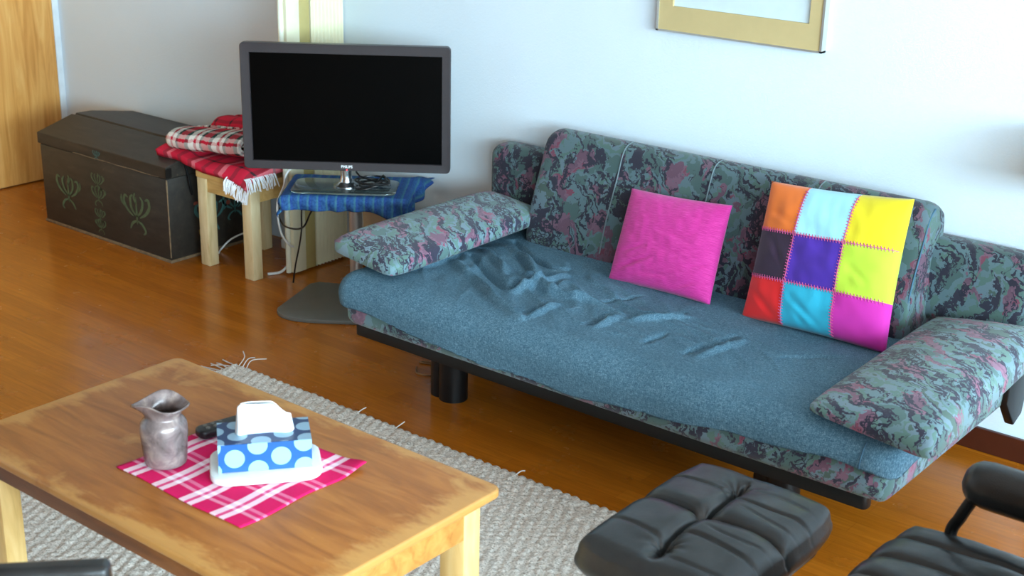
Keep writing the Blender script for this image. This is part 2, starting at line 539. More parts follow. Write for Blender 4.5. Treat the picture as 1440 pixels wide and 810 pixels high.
def make_glass():
    t = NT('smoked_glass')
    t.col(lin((190, 212, 214))); t.rough(0.03, 0.6)
    t.b.inputs['Transmission Weight'].default_value = 0.95
    t.b.inputs['IOR'].default_value = 1.45
    return t.m
M['glass'] = make_glass()
M['white_cable'] = plain('white_cable', (226, 226, 222), 0.4)
M['black_cable'] = plain('black_cable', (14, 14, 15), 0.3)
M['fold'] = plain('cream_fold_door', (224, 216, 184), 0.45, var=0.03)
M['fold_olive'] = plain('beige_jamb', (176, 158, 100), 0.5, var=0.04)
M['fold_edge'] = plain('cream_edge', (228, 226, 206), 0.35)
M['fold_gap'] = plain('dark_gap', (72, 58, 38), 0.7)
M['bin'] = plain('beige_bin', (196, 172, 138), 0.6)
M['frame_silver'] = plain('silver_frame', (196, 196, 190), 0.3, 0.5, 0.7)
M['mat_gold'] = plain('gold_mount', (196, 174, 124), 0.8, var=0.03)
M['paper'] = plain('pale_print', (206, 220, 224), 0.6, var=0.03)
M['tissue'] = plain('white_tissue', (246, 247, 250), 0.9)
M['ceramic'] = plain('white_ceramic', (232, 236, 236), 0.2)
M['white_text'] = plain('white_print', (235, 235, 235), 0.4)
M['led'] = NT('red_led').m
_b = M['led'].node_tree.nodes['Principled BSDF']
_b.inputs['Base Color'].default_value = (0.6, 0.02, 0.02, 1)
_b.inputs['Emission Color'].default_value = (1, 0.05, 0.08, 1)
_b.inputs['Emission Strength'].default_value = 2.5

def make_pink():
    t = NT('magenta_slub')
    v = t.coords('UV', scale=(5, 140, 1))
    n1 = t.noise(v, 2.0, 4, 0.7)
    t.col(t.ramp(n1.outputs[0], [(0.28, lin((164, 20, 108))), (0.5, lin((200, 42, 138))), (0.74, lin((226, 84, 168)))]))
    t.rough(0.7, 0.25); t.b.inputs['Sheen Weight'].default_value = 0.2
    t.bump(n1.outputs[0], 0.3, 0.003)
    return t.m
M['pink'] = make_pink()
M['thread'] = plain('plum_thread', (196, 84, 132), 0.8)
M['thread_blue'] = plain('blue_thread', (52, 52, 120), 0.8)
M['mat_plaid'] = make_plaid('pink_check',
    [(0.0, (218, 30, 94)), (0.45, (255, 205, 226)), (0.56, (222, 60, 116)), (0.68, (250, 170, 204)), (0.80, (218, 30, 94))],
    [(0.0, (214, 28, 92)), (0.24, (255, 250, 255)), (0.42, (230, 90, 140)), (0.52, (255, 250, 255)), (0.68, (214, 28, 92))], 4.2, 4.2)
M['blanket'] = make_plaid('tartan_wool',
    [(0.0, (240, 236, 228)), (0.20, (206, 30, 58)), (0.28, (240, 236, 228)), (0.40, (40, 66, 62)), (0.56, (150, 176, 170)), (0.64, (28, 36, 36)), (0.72, (206, 30, 58)), (0.92, (28, 30, 32))],
    [(0.0, (206, 34, 60)), (0.2, (40, 62, 60)), (0.34, (240, 236, 228)), (0.56, (200, 34, 60)), (0.66, (240, 232, 226)), (0.8, (34, 56, 54)), (0.9, (200, 34, 60))], 2.6, 3.4, 0.95, 0.03)
M['blanket_red'] = make_plaid('tartan_wool_red',
    [(0.0, (206, 36, 62)), (0.30, (44, 50, 50)), (0.46, (226, 150, 156)), (0.60, (206, 32, 58)), (0.86, (44, 40, 44))],
    [(0.0, (214, 40, 66)), (0.55, (80, 44, 50)), (0.68, (214, 40, 66))], 3.0, 5.0, 0.95, 0.012)

def make_polka(base, dot):
    """box card with round dots laid out in UV (metres)"""
    t = NT('polka_card')
    tc = t.n('ShaderNodeTexCoord'); sp = t.n('ShaderNodeSeparateXYZ'); t.l(tc.outputs['UV'], sp.inputs[0])
    PX, PY = 0.104, 0.060
    def dots(ox, oy):
        u = t.math('MULTIPLY', t.math('SUBTRACT', t.math('FRACT', t.math('ADD', t.math('DIVIDE', sp.outputs[0], PX), ox)), 0.5), PX)
        v = t.math('MULTIPLY', t.math('SUBTRACT', t.math('FRACT', t.math('ADD', t.math('DIVIDE', sp.outputs[1], PY), oy)), 0.5), PY)
        d = t.math('SQRT', t.math('ADD', t.math('MULTIPLY', u, u), t.math('MULTIPLY', v, v)))
        return t.math('LESS_THAN', d, 0.0225)
    f = t.math('MAXIMUM', dots(0.0, 0.0), dots(0.5, 0.5))
    t.col(t.mix(f, lin(base), lin(dot))); t.rough(0.35, 0.4)
    return t.m
M['polka'] = make_polka((34, 90, 154), (146, 192, 210))
M['polka_top'] = make_polka((22, 50, 92), (132, 162, 182))

# ---------------------------------------------------------------- the room
WY = 4.18; XL = -6.35; XR = 5.5; YB = -2.55; ZC = 3.15
struct('floor', box(XL - .1, XR + .1, YB - .1, WY + .1, -0.1, 0.0), M['floor'])
struct('ceiling', box(XL - .1, XR + .1, YB - .1, WY + .1, ZC, ZC + 0.1), M['ceiling'])
struct('wall_back', box(XL - .1, XR + .1, WY, WY + 0.1, 0, ZC), M['wall'])
struct('wall_left', box(XL - .1, XL - 0.03, YB, WY, 0, ZC), M['wall'])
# honey coloured veneer door leaf standing in the left wall
struct('door_1', box(XL - .03, XL, 1.2, WY - 0.035, 0.006, 2.3, 0.003), M['panel'])
struct('trim_1', box(XL - .03, XL + .004, WY - 0.035, WY, 0, 2.34, 0.003), M['trim'])
struct('trim_2', box(XL - .03, XL, YB, WY, 2.3, ZC), M['trim'])
SILL, HEAD = 1.2, 3.0
bm = box(XR, XR + .1, YB, WY, 0, SILL)
box(XR, XR + .1, YB, WY, HEAD, ZC, bm=bm); box(XR, XR + .1, YB, -2.2, SILL, HEAD, bm=bm); box(XR, XR + .1, 3.3, WY, SILL, HEAD, bm=bm)
struct('wall_right', bm, M['wall'])
bm = bmesh.new()
for y in (-2.2, -0.83, 0.54, 1.91, 3.24): box(XR + .02, XR + .08, y, y + 0.06, SILL, HEAD, bm=bm)
for z in (SILL, HEAD - .06): box(XR + .02, XR + .08, -2.2, 3.3, z, z + 0.06, bm=bm)
struct('window_1', bm, M['trim'])
bm = box(XL, 2.0, YB - .1, YB, 0, ZC)
box(4.8, XR, YB - .1, YB, 0, ZC, bm=bm); box(2.0, 4.8, YB - .1, YB, 0, 0.95, bm=bm); box(2.0, 4.8, YB - .1, YB, 2.85, ZC, bm=bm)
struct('wall_front', bm, M['fill_damper'])
bm = bmesh.new()
for x in (2.0, 3.37, 4.74): box(x, x + .06, YB - .08, YB - .02, 0.95, 2.85, bm=bm)
for z in (0.95, 2.79): box(2.0, 4.8, YB - .08, YB - .02, z, z + .06, bm=bm)
struct('added_window_2', bm, M['trim'])  # added frame around the opening for the rear fill light
struct('baseboard_back', box(-4.2, XR, WY - 0.016, WY, 0, 0.08, 0.003), M['skirt'])

# ---------------------------------------------------------------- folding door standing out from the wall
fd = thing('folding_door', 'cream concertina door folded up against the wall behind the television', 'door', (-4.28, 4.0, 0))
FZ = 2.4
obj('lead_post', box(-4.315, -4.27, 3.852, 3.925, 0.01, FZ, 0.006), M['fold'], fd)
obj('edge_strip', tube([(-4.298, 3.846, 0.012), (-4.298, 3.846, FZ)], 0.012, 12), M['fold_edge'], fd, label='pale rounded edge strip')
obj('jamb', box(-4.305, -4.276, 3.927, 3.985, 0.01, FZ, 0.003), M['fold_olive'], fd, label='darker beige jamb board')
def pleat(n=9):
    pts = []
    y0, y1 = 3.988, 4.172
    k = n * 8
    for i in range(k + 1):
        s = i / k
        pts.append((-4.272 - 0.013 * (0.5 - 0.5 * math.cos(2 * PI * n * s)), y0 + (y1 - y0) * s))
    pts += [(-4.31, y1), (-4.31, y0)]
    return prism([(p[0], p[1]) for p in pts], 0.012, FZ)
obj('pleated_panel', pleat(), M['fold'], fd)

# ---------------------------------------------------------------- picture on the wall
pic = thing('framed_picture', 'thin framed picture with gold mount hanging above the sofa', 'picture', (-2.38, WY, 1.205))
x0, x1, z0, z1 = -2.70, -2.062, 1.203, 2.05
bm = box(x0, x0 + .008, WY - .03, WY, z0, z1); box(x1 - .008, x1, WY - .03, WY, z0, z1, bm=bm)
box(x0, x1, WY - .03, WY, z0, z0 + .006, bm=bm); box(x0, x1, WY - .03, WY, z1 - .006, z1, bm=bm)
obj('frame', bm, M['frame_silver'], pic, smooth=False)
bm = bmesh.new()
ix0, ix1, iz0, iz1 = -2.638, -2.116, 1.292, 1.96
for a in ((x0 + .008, ix0, z0 + .006, z1 - .006), (ix1, x1 - .008, z0 + .006, z1 - .006), (ix0, ix1, z0 + .006, iz0), (ix0, ix1, iz1, z1 - .006)):
    box(a[0], a[1], WY - .026, WY - .016, a[2], a[3], bm=bm)
obj('mount', bm, M['mat_gold'], pic, smooth=False)
obj('print', box(ix0 - .01, ix1 + .01, WY - .015, WY - .008, iz0 - .01, iz1 + .01), M['paper'], pic, smooth=False)

# ---------------------------------------------------------------- old painted chest
CX0, CX1, CY0, CY1 = -5.72, -4.785, 3.605, 4.14
ch = thing('wooden_chest', 'dark old wooden chest with faded painted flowers by the wall', 'chest', ((CX0 + CX1) / 2, (CY0 + CY1) / 2, 0))
obj('chest_body', box(CX0, CX1, CY0, CY1, 0.012, 0.378, 0.005), M['chest'], ch)
bm = box(CX0 - .004, CX1 + .004, CY0 - .004, CY1 + .002, 0.0, 0.014, 0.003)
obj('plinth', bm, M['chest_edge'], ch, label='worn pale plinth edge')
lid = [(CY0 - .006, .381), (CY0 - .006, .432), (3.795, .487), (3.80, .481), (3.812, .481), (3.818, .488), (3.90, .486), (CY1, .446), (CY1, .381)]
obj('lid', prism(lid, CX0 - .008, CX1 + .008, plane='x', bev=0.003), M['chest'], ch, angle=15)
obj('corner_iron', prism(rrect(CY0 - .01, CY0 + .022, .385, .428, .004, 2), CX1 + .006, CX1 + .0095, plane='x'), M['black_frame'], ch)
obj('handle_strap', tube(catmull([(CX1 + .01, 3.70, .425), (CX1 + .012, 3.71, .38), (CX1 + .012, 3.718, .33), (CX1 + .01, 3.73, .29)], 6), 0.006, 8), M['black_frame'], ch)
tube_pts = [(CX1 + .001, CY0 - .001, .026 + .35 * i / 14 + 0.0) for i in range(15)]
obj('corner_wear', tube([(p[0], p[1], p[2]) for p in tube_pts], [0.0026 + 0.0018 * random.random() for _ in tube_pts], 6), M['chest_edge'], ch, label='worn pale corner edge')

bm = tube([(-5.45 + .62 * i / 20, CY0 - .0075, .3835 + .0008 * math.sin(i)) for i in range(21)], [0.0012 + 0.0016 * random.random() for _ in range(21)], 5)
obj('edge_wear', bm, M['chest_edge'], ch, label='worn pale line under the lid edge')

def stroke(bm, pts, w, origin, ax):
    """flat painted brush stroke on a vertical plane, ax = 'y' (front) or 'x' (end)"""
    P = catmull([Vector((a, b, 0)) for a, b in pts], 6)
    n = len(P); ups, dns = [], []
    for i, p in enumerate(P):
        t = (P[min(i + 1, n - 1)] - P[max(i - 1, 0)]).normalized()
        nn = Vector((-t.y, t.x, 0)) * w * (0.25 + 0.75 * math.sin(PI * (i + .5) / n))
        for lst, q in ((ups, p + nn), (dns, p - nn)):
            lst.append(bm.verts.new((origin[0] + q.x, origin[1], origin[2] + q.y) if ax == 'y' else (origin[0], origin[1] + q.x, origin[2] + q.y)))
    for i in range(n - 1):
        bm.faces.new((ups[i], ups[i + 1], dns[i + 1], dns[i]))

def bouquet(bm, o, s, ax='y', flip=1):
    k = [([(0, -.06), (0, -.02), (.0, .05)], .006), ([(0, -.03), (.03, .0), (.035, .04), (.02, .055)], .007), ([(0, -.03), (-.03, .0), (-.04, .035), (-.025, .055)], .007),
         ([(.02, -.03), (.055, -.01), (.075, .02), (.068, .045), (.05, .04)], .007), ([(-.02, -.03), (-.055, -.01), (-.08, .02), (-.075, .05), (-.055, .045)], .008),
         ([(0, -.045), (.03, -.06), (.045, -.085)], .006), ([(0, -.045), (-.03, -.055), (-.05, -.08), (-.035, -.095)], .006), ([(.0, .02), (.012, .045), (.004, .065)], .006), ([(.07, .0), (.09, .02), (.09, .045)], .006)]
    for pts, wd in k:
        stroke(bm, [(a * s * flip, b * s) for a, b in pts], wd * s, o, ax)
FY = CY0 - .0012
for px, zz, s, fl_ in ((-5.52, .195, 1.05, 1), (-5.01, .20, 1.15, -1), (-5.285, .28, .55, 1), (-5.285, .215, .6, 1), (-5.285, .12, .45, 1), (-5.285, .07, .45, -1)):
    bm = bmesh.new(); bouquet(bm, (px, FY, zz), s, flip=fl_)
    obj('painted_flower', bm, M['paint_green'], ch, smooth=False, label='faded green painted flower')
bm = bmesh.new(); bouquet(bm, (-5.27, CY0 - .0075, .405), .3); 
obj('lid_painting', bm, M['paint_teal'], ch, smooth=False)
EX = CX1 + .0014
bm = bmesh.new(); bouquet(bm, (EX, 3.83, .18), 1.0, 'x'); bouquet(bm, (EX, 3.97, .2), .8, 'x')
obj('end_painting', bm, M['paint_teal'], ch, smooth=False, label='teal flower painting on the end')
for c_, pts in (('paint_red', [(3.75, .25), (3.752, .235)]), ('paint_yellow', [(3.765, .12), (3.775, .10), (3.772, .085)]), ('paint_red', [(3.93, .22), (3.935, .2)])):
    bm = bmesh.new(); stroke(bm, [(p[0], p[1]) for p in pts], .012, (EX + .0006, 0, 0), 'x')
    obj('blossom', bm, M[c_], ch, smooth=False)

# ---------------------------------------------------------------- stool
st = thing('wooden_stool', 'pale pine stool carrying a tartan blanket beside the chest', 'stool', (-4.515, 3.87, 0))
SX0, SX1, SY0, SY1 = -4.695, -4.335, 3.685, 4.06
for lx in (SX0 + .008, SX1 - .066):
    for ly in (SY0 + .004, SY1 - .062):
        obj('leg', box(lx, lx + .058, ly, ly + .052, 0, .398, .004), M['pine'], st)
bm = box(SX0 + .02, SX1 - .02, SY0 + .012, SY0 + .034, .335, .398, .002); box(SX0 + .02, SX1 - .02, SY1 - .034, SY1 - .012, .335, .398, .002, bm=bm)
box(SX0 + .014, SX0 + .036, SY0 + .02, SY1 - .02, .335, .398, .002, bm=bm); box(SX1 - .036, SX1 - .014, SY0 + .02, SY1 - .02, .335, .398, .002, bm=bm)
obj('apron', bm, M['pine_h'], st)
obj('seat', prism(rrect(SX0, SX1, SY0 - .004, SY1, .02), .396, .424, .005), M['pine_h'], st)

# ---------------------------------------------------------------- folded tartan blanket
bl = thing('tartan_blanket', 'folded red, white and dark green tartan blanket on the stool', 'blanket', (-4.6, 3.86, .425))
def slab(x0, x1, y0, y1, z, th, droop, seed):
    def surf(u, v):
        x = x0 + (x1 - x0) * u; y = y0 + (y1 - y0) * v
        zz = z + 0.006 * mnoise.noise(Vector((x * 9, y * 9, seed)))
        return Vector((x, y + 0.01 * mnoise.noise(Vector((x * 6, 3, seed))), zz - droop(x, y)))
    return grid(44, 30, surf, uv=lambda u, v: (u * (x1 - x0) * 2, v * (y1 - y0) * 2))
def lid_z(y):
    return .432 + .055 * clamp((y - 3.6) / .195, 0, 1) - .04 * clamp((y - 3.9) / .24, 0, 1)
def droop1(x, y):
    front = max(0, 3.70 - y)
    over = sstep(-4.70, -4.775, x) * max(0, lid_z(max(y, 3.64)) + .034 - .477)
    return 1.0 * front * sstep(-4.75, -4.38, x) + 0.5 * max(0, x + 4.38) * sstep(3.9, 3.66, y) - over
o = obj('bottom_layer', slab(-4.915, -4.335, 3.655, 4.04, .477, .03, droop1, 2.1), M['blanket_red'], bl); solidify(o, 0.03)
def roll(cx, cy, cz, length, depth, H, turns, rz, tilt, seed):
    """blanket rolled flat about an axis along x; the spiral shows at its ends"""
    R = Matrix.Rotation(rz, 4, 'Z') @ Matrix.Rotation(tilt, 4, 'Y')
    def fn(u, v):
        a = -u * turns * 2 * PI + PI * .2
        k = 1 - 0.82 * u
        ca, sa = math.cos(a), math.sin(a)
        py = math.copysign(abs(ca) ** .75, ca) * (depth / 2) * (.45 + .55 * k)
        pz = math.copysign(abs(sa) ** .9, sa) * (H / 2) * k
        e = 1 - .45 * (1 - sstep(0, .16, v)) ** 2
        xa = -length / 2 + length * v + .012 * mnoise.noise(Vector((u * 9, 2, seed)))
        wob = .010 * mnoise.noise(Vector((xa * 8, a * .5, seed)))
        return Vector((cx, cy, cz)) + R @ Vector((xa, py * e + wob, pz * e + wob * .7 - .012 * (1 - e)))
    return grid(170, 40, fn, uv=lambda u, v: (u * 2.0, v * length * 2))
o = obj('rolled_layer', roll(-4.665, 3.775, .546, .50, .215, .105, 2.6, math.radians(3), math.radians(-5), 5), M['blanket'], bl); solidify(o, 0.010, 0)
o = obj('back_fold', roll(-4.64, 3.98, .566, .46, .18, .125, 2.2, math.radians(3), math.radians(-7), 9), M['blanket_red'], bl); solidify(o, 0.011, 0)
bm = bmesh.new()
for i in range(34):
    s = i / 33
    x = -4.46 + 0.12 * s + random.uniform(-.003, .003)
    y = 3.655 + random.uniform(-.004, .004) + 0.02 * s * s
    z = .425 - .035 * sstep(0, 1, s) + random.uniform(-.006, .006)
    p = [(x, y + .008, z + .012), (x + random.uniform(-.006, .008), y - .008, z - .008), (x + random.uniform(-.01, .016), y - .010, z - .035 - random.uniform(0, .015))]
    tube(catmull(p, 4), .0022, 5, bm)
for i in range(26):
    s = i / 25
    y = 3.66 + .16 * s; x = -4.337
    p = [(x - .006, y, .45), (x + .010, y + random.uniform(-.005, .005), .44), (x + .016 + random.uniform(0, .01), y + random.uniform(-.008, .008), .405 - random.uniform(0, .015))]
    tube(catmull(p, 4), .0022, 5, bm)
fr = obj('fringe', bm, M['tissue'], bl, label='white wool fringe'); fr['kind'] = 'stuff'

# ---------------------------------------------------------------- stand with cloth, television
TA = math.radians(37.03); TD = Vector((math.cos(TA), math.sin(TA), 0)); TN = Vector((-math.sin(TA), math.cos(TA), 0))
TC = Vector((-3.826, 3.744, 0))
ts = thing('television_stand', 'steel pole stand on a dark floor plate under the television', 'stand', TC, TA)
pl = []
for i in range(25):
    a = math.radians(180 + 180 * i / 24)
    pl.append((0.015 + .295 * math.copysign(abs(math.cos(a)) ** .55, math.cos(a)), -.075 + .125 * math.copysign(abs(math.sin(a)) ** .9, math.sin(a))))
pl += [(.235, .165), (.20, .185), (-.165, .245), (-.20, .22)]
obj('base_plate', prism(pl, 0.0, .018, .005), M['plate'], ts, True)
obj('pole', lathe([(.042, .018), (.042, .03), (.026, .034), (.026, .45), (.05, .47)], .02, .055, 24), M['steel'], ts, True)
obj('stand_top', prism(rrect(-.25, .25, -.12, .22, .03), .468, .486, .004), M['black_plastic'], ts, True)

tcl = bmesh.new()
def clothfn(u, v):
    a = -.305 + .615 * u; b0 = -.168 - .05 * sstep(.10, .24, a); b = b0 + (.315 - b0) * v
    ix0, ix1, iy0, iy1, r = -.235, .235, -.105, .20, .018
    ex = a - clamp(a, ix0, ix1); ey = b - clamp(b, iy0, iy1)
    d = math.hypot(ex, ey)
    z = .4905 + .003 * mnoise.noise(Vector((a * 14, b * 14, 2)))
    if d < 1e-6: return Vector((a, b, z))
    nx, ny = ex / d, ey / d
    L = d
    stiff = 0.0
    if ex > 0: stiff = sstep(0.02, 0.2, b) * 0.85       # the right rear corner sticks out stiffly
    ang = (PI / 2) * (1 - stiff)
    arc = r * ang
    if L < arc: off, dr = r * math.sin(L / r), r * (1 - math.cos(L / r))
    else: off, dr = r * math.sin(ang) + (L - arc) * math.cos(ang), r * (1 - math.cos(ang)) + (L - arc) * math.sin(ang)
    wv = .011 * sstep(0.01, .08, L) * math.sin(a * 70 + b * 55 + 1.4 * math.sin(a * 21))
    x = clamp(a, ix0, ix1) + nx * (off + wv); y = clamp(b, iy0, iy1) + ny * (off + wv)
    return Vector((x, y, z - dr + .01 * L * math.sin(b * 30)))
grid(130, 90, clothfn, uv=lambda u, v: (u, v), bm=tcl)
o = obj('draped_cloth', tcl, M['bluecloth'], None, True)
o.location = TC; o.rotation_euler = (0, 0, TA); solidify(o, .0025, 1)
o['label'] = 'blue striped cloth draped over the television stand'; o['category'] = 'cloth'

GZ = .4965
tv = thing('television', 'flat television with a dark screen and grey bezel', 'television', (TC.x, TC.y, GZ), TA)
o = obj('glass_foot', prism(rrect(-.215, .195, -.098, .115, .045), 0.0, .008, .0025), M['glass'], tv, True)
obj('neck', lathe([(.050, .008), (.050, .012), (.040, .016), (.026, .026), (.0225, .04), (.0215, .055), (.0235, .078)], -.008, .012, 32), M['chrome'], tv, True)
zc = .8164 - GZ
W2, H2 = .4014, .2455
obj('housing', prism(rrect(-W2 + .004, W2 - .004, zc - H2 + .004, zc + H2 - .004, .014), -.006, .045, .006, plane='y'), M['bezel_dark'], tv, True)
obj('rear_cover', prism(rrect(-.30, .30, zc - .19, zc + .17, .04), .045, .085, .02, plane='y'), M['bezel_dark'], tv, True)
# bezel ring
sx0, sx1, sz0, sz1 = -.3645, .3675, zc - .211, zc + .207
bm = bmesh.new()
outer = rrect(-W2, W2, zc - H2, zc + H2, .016, 5); 
nn = len(outer)
inner = []
for (px, pz) in outer:
    inner.append((clamp(px, sx0, sx1), clamp(pz, sz0, sz1)))
def ring(pts, y): return [bm.verts.new((p[0], y, p[1])) for p in pts]
oc = [(p[0] * .994, zc + (p[1] - zc) * .990) for p in outer]
R0, R1, R2, R3, R4 = ring(outer, .012), ring(outer, -.014), ring(oc, -.0185), ring([(clamp(p[0], sx0 - .002, sx1 + .002), clamp(p[1], sz0 - .002, sz1 + .002)) for p in outer], -.0165), ring(inner, -.008)
for A, B in ((R0, R1), (R1, R2), (R2, R3), (R3, R4)):
    for i in range(nn):
        try: bm.faces.new((A[i], A[(i + 1) % nn], B[(i + 1) % nn], B[i]))
        except ValueError: pass
bmesh.ops.remove_doubles(bm, verts=bm.verts[:], dist=1e-5)
obj('bezel', bm, M['bezel'], tv, True, angle=25)
obj('screen', box(sx0 - .001, sx1 + .001, -.0095, -.0065, sz0 - .001, sz1 + .001), M['screen'], tv, True, smooth=False, label='black switched-off screen')
cu = bpy.data.curves.new('lettering', 'FONT'); cu.body = 'PHILIPS'; cu.align_x = 'CENTER'; cu.align_y = 'CENTER'; cu.size = .0152; cu.extrude = .0006; cu.offset = .0003
to = bpy.data.objects.new('lettering', cu); C.objects.link(to)
dg = bpy.context.evaluated_depsgraph_get()
me = bpy.data.meshes.new_from_object(to.evaluated_get(dg))
bpy.data.objects.remove(to)
lo = bpy.data.objects.new('logo_lettering', me); C.objects.link(lo); lo.parent = tv
lo.location = (.0, -.0185, zc - .2285); lo.rotation_euler = (PI / 2, 0, 0); lo.scale = (.92, 1, 1)
me.materials.clear(); me.materials.append(M['white_text'])
obj('standby_light', lathe([(.0022, 0), (.0022, .001)], 0, 0, 12), M['led'], tv, True)
_l = [o for o in tv.children if o.name.startswith('standby')][0]; _l.location = (0, -.0188, zc - .2405); _l.rotation_euler = (PI / 2, 0, 0)

# black coiled cable lying on the glass foot
bm = bmesh.new()
pts = []
for i in range(150):
    a = 2 * PI * i / 36; s = i / 150
    pts.append(Vector((.098 + (.060 - .006 * math.sin(a * .31)) * math.cos(a) + .004 * math.sin(a * .7), .008 + .050 * math.sin(a), .0118 + .004 + .022 * s + .005 * math.sin(a * 1.3))))
pts = [Vector((.03, .03, .07)), Vector((.045, .02, .045))] + pts + [Vector((.10, -.045, .016)), Vector((.055, -.05, .0125)), Vector((.035, -.035, .0125)), Vector((.06, -.02, .0125))]
q = [TC + TD * p.x + TN * p.y + Vector((0, 0, GZ + p.z)) for p in catmull(pts, 2)]
single('coiled_cable', tube(q, .0038, 8, bm), M['black_cable'], (TC + TD * .098 + Vector((0, 0, GZ + .008))), 'black cable coiled on the glass foot of the television', 'cable')

def cable(name, pts, r, mat, label, sub=10):
    q = catmull(pts, sub)
    return single(name, tube(q, r, 8), mat, tuple(pts[-1]), label, 'cable')
cable('white_cable', [(-4.00, 3.82, .60), (-4.142, 3.735, .52), (-4.19, 3.735, .434), (-4.19, 3.70, .375), (-4.208, 3.715, .306), (-4.213, 3.735, .23), (-4.22, 3.775, .176), (-4.245, 3.828, .142)], .0045, M['white_cable'], 'white cable looping down beside the blue cloth')
cable('black_cable', [(-3.98, 3.74, .46), (-4.03, 3.75, .38), (-4.064, 3.757, .336), (-4.10, 3.758, .28), (-4.156, 3.76, .256), (-4.23, 3.765, .255), (-4.30, 3.80, .28), (-4.33, 3.84, .30)], .004, M['black_cable'], 'black cable sagging left below the blue cloth')
cable('black_cable', [(-4.06, 3.73, .46), (-4.12, 3.77, .37), (-4.137, 3.78, .314), (-4.139, 3.78, .255), (-4.16, 3.785, .18), (-4.19, 3.785, .079), (-4.20, 3.78, .006)], .0036, M['black_cable'], 'black cable hanging straight down in front of the folded door')

# power strip with its cables behind the stand
psn = thing('power_strip', 'white power strip with plugs on the floor behind the stool', 'power strip', (-4.55, 4.10, 0))
obj('strip_body', box(-4.60, -4.42, 4.072, 4.122, 0.0, .045, .006), M['white_cable'], psn)
for px in (-4.565, -4.51, -4.455):
    obj('plug', lathe([(.020, .045), (.021, .06), (.016, .085), (.006, .092), (.006, .105)], px, 4.097, 16), M['white_cable'], psn)

cable('mains_cable', [(-4.425, 4.097, .03), (-4.36, 4.09, .05), (-4.328, 4.02, .06), (-4.330, 3.94, .05), (-4.334, 3.88, .03), (-4.335, 3.83, .008), (-4.36, 3.78, .006)], .006, M['white_cable'], 'white mains cable curving from the power strip to the stand')
cable('thin_cable', [(-4.72, 4.02, .06), (-4.72, 3.96, .07), (-4.74, 3.90, .05), (-4.76, 3.86, .01), (-4.74, 3.83, .004)], .004, M['white_cable'], 'thin white cable on the floor between the chest and stool')

# bin behind the stand
wb = thing('waste_bin', 'round beige bin against the wall beside the blue cloth', 'bin', (-3.88, 4.06, 0))
wb.location = (-3.91, 4.045, 0)
obj('bin_body', lathe([(.085, 0), (.098, .34), (.100, .352), (.096, .354), (.092, .344), (.080, .012), (.0, .012)], -3.91, 4.045, 36), M['bin'], wb)
obj('bin_rim', lathe([(.1005, .345), (.103, .352), (.099, .358), (.095, .354)], -3.91, 4.045, 36), M['fold_edge'], wb, label='pale rim')

# ---------------------------------------------------------------- sofa
so = thing('sofa_bed', 'wide sofa bed in teal, mauve and plum print with denim seat cover', 'sofa', (-2.23, 3.6, 0))
bm = prism(rrect(-3.235, -1.33, 3.185, 3.23, .016, 4), .203, .264, .004)
box(-3.10, -3.04, 3.20, 4.0, .21, .262, .004, bm=bm); box(-1.42, -1.36, 3.20, 4.0, .21, .262, .004, bm=bm); box(-3.14, -1.32, 3.94, 4.0, .21, .262, .004, bm=bm)
box(-2.27, -2.21, 3.20, 4.0, .21, .262, .004, bm=bm)
obj('frame', bm, M['black_frame'], so)
for lx in (-2.952, -1.68):
    for ly in (3.36, 3.93):
        bm = lathe([(.043, 0), (.043, .263)], lx - .030, ly, 24)
        lathe([(.05, 0), (.05, .263)], lx + .024, ly - .008, 24, bm=bm)
        obj('leg', bm, M['black_frame'], so)
obj('end_bracket', prism([(3.99, .20), (4.05, .22), (4.10, .46), (4.0, .47), (3.90, .40), (3.90, .30)], -1.26, -1.23, .006, plane='x'), M['black_frame'], so)
obj('end_bracket', prism([(3.98, .14), (4.06, .18), (4.10, .46), (4.0, .47), (3.86, .40), (3.84, .30)], -3.33, -3.30, .006, plane='x'), M['black_frame'], so)

def roundbox(x0, x1, y0, y1, z0, z1, r, puff=0.0, n=18):
    """soft upholstered block: cube sphere-mapped to a rounded box with an outward puff"""
    bm = bmesh.new()
    bmesh.ops.create_cube(bm, size=2)
    bmesh.ops.subdivide_edges(bm, edges=bm.edges[:], cuts=n, use_grid_fill=True)
    hx, hy, hz = (x1 - x0) / 2, (y1 - y0) / 2, (z1 - z0) / 2
    cx, cy, cz = (x0 + x1) / 2, (y0 + y1) / 2, (z0 + z1) / 2
    r = min(r, hx, hy, hz)
    def remap(t, h):
        # concentrate samples toward the rounded borders
        a = abs(t); k = r / h
        q = a * (1 + 0.0)
        return math.copysign(q, t)
    for v in bm.verts:
        p = Vector((v.co.x * hx, v.co.y * hy, v.co.z * hz))
        # non-uniform spacing so that the edge radius gets samples
        q = []
        for c_, h in ((v.co.x, hx), (v.co.y, hy), (v.co.z, hz)):
            a = abs(c_)
            lim = 0.72
            if a < lim: s = a / lim * (h - r)
            else: s = (h - r) + (a - lim) / (1 - lim) * r
            q.append(math.copysign(s, c_))
        p = Vector(q)
        core = Vector((clamp(p.x, -(hx - r), hx - r), clamp(p.y, -(hy - r), hy - r), clamp(p.z, -(hz - r), hz - r)))
        d = p - core
        if d.length > 1e-9:
            # cube corner -> sphere
            mx = max(abs(d.x), abs(d.y), abs(d.z))
            d = d.normalized() * mx
        pp = core + d
        ux, uy, uz = v.co.x, v.co.y, v.co.z
        g = puff * (1 - ux ** 4) * (1 - uy ** 4)
        gz = puff * .6 * (1 - uz ** 2)
        pp.z += math.copysign(g, uz) * (abs(uz) ** 3)
        if abs(uy) > .7: pp.y += math.copysign(gz * (abs(uy) ** 6) * (1 - ux ** 8), uy)
        if abs(ux) > .7: pp.x += math.copysign(gz * (abs(ux) ** 6) * (1 - uy ** 8), ux)
        v.co = pp + Vector((cx, cy, cz))
    return bm
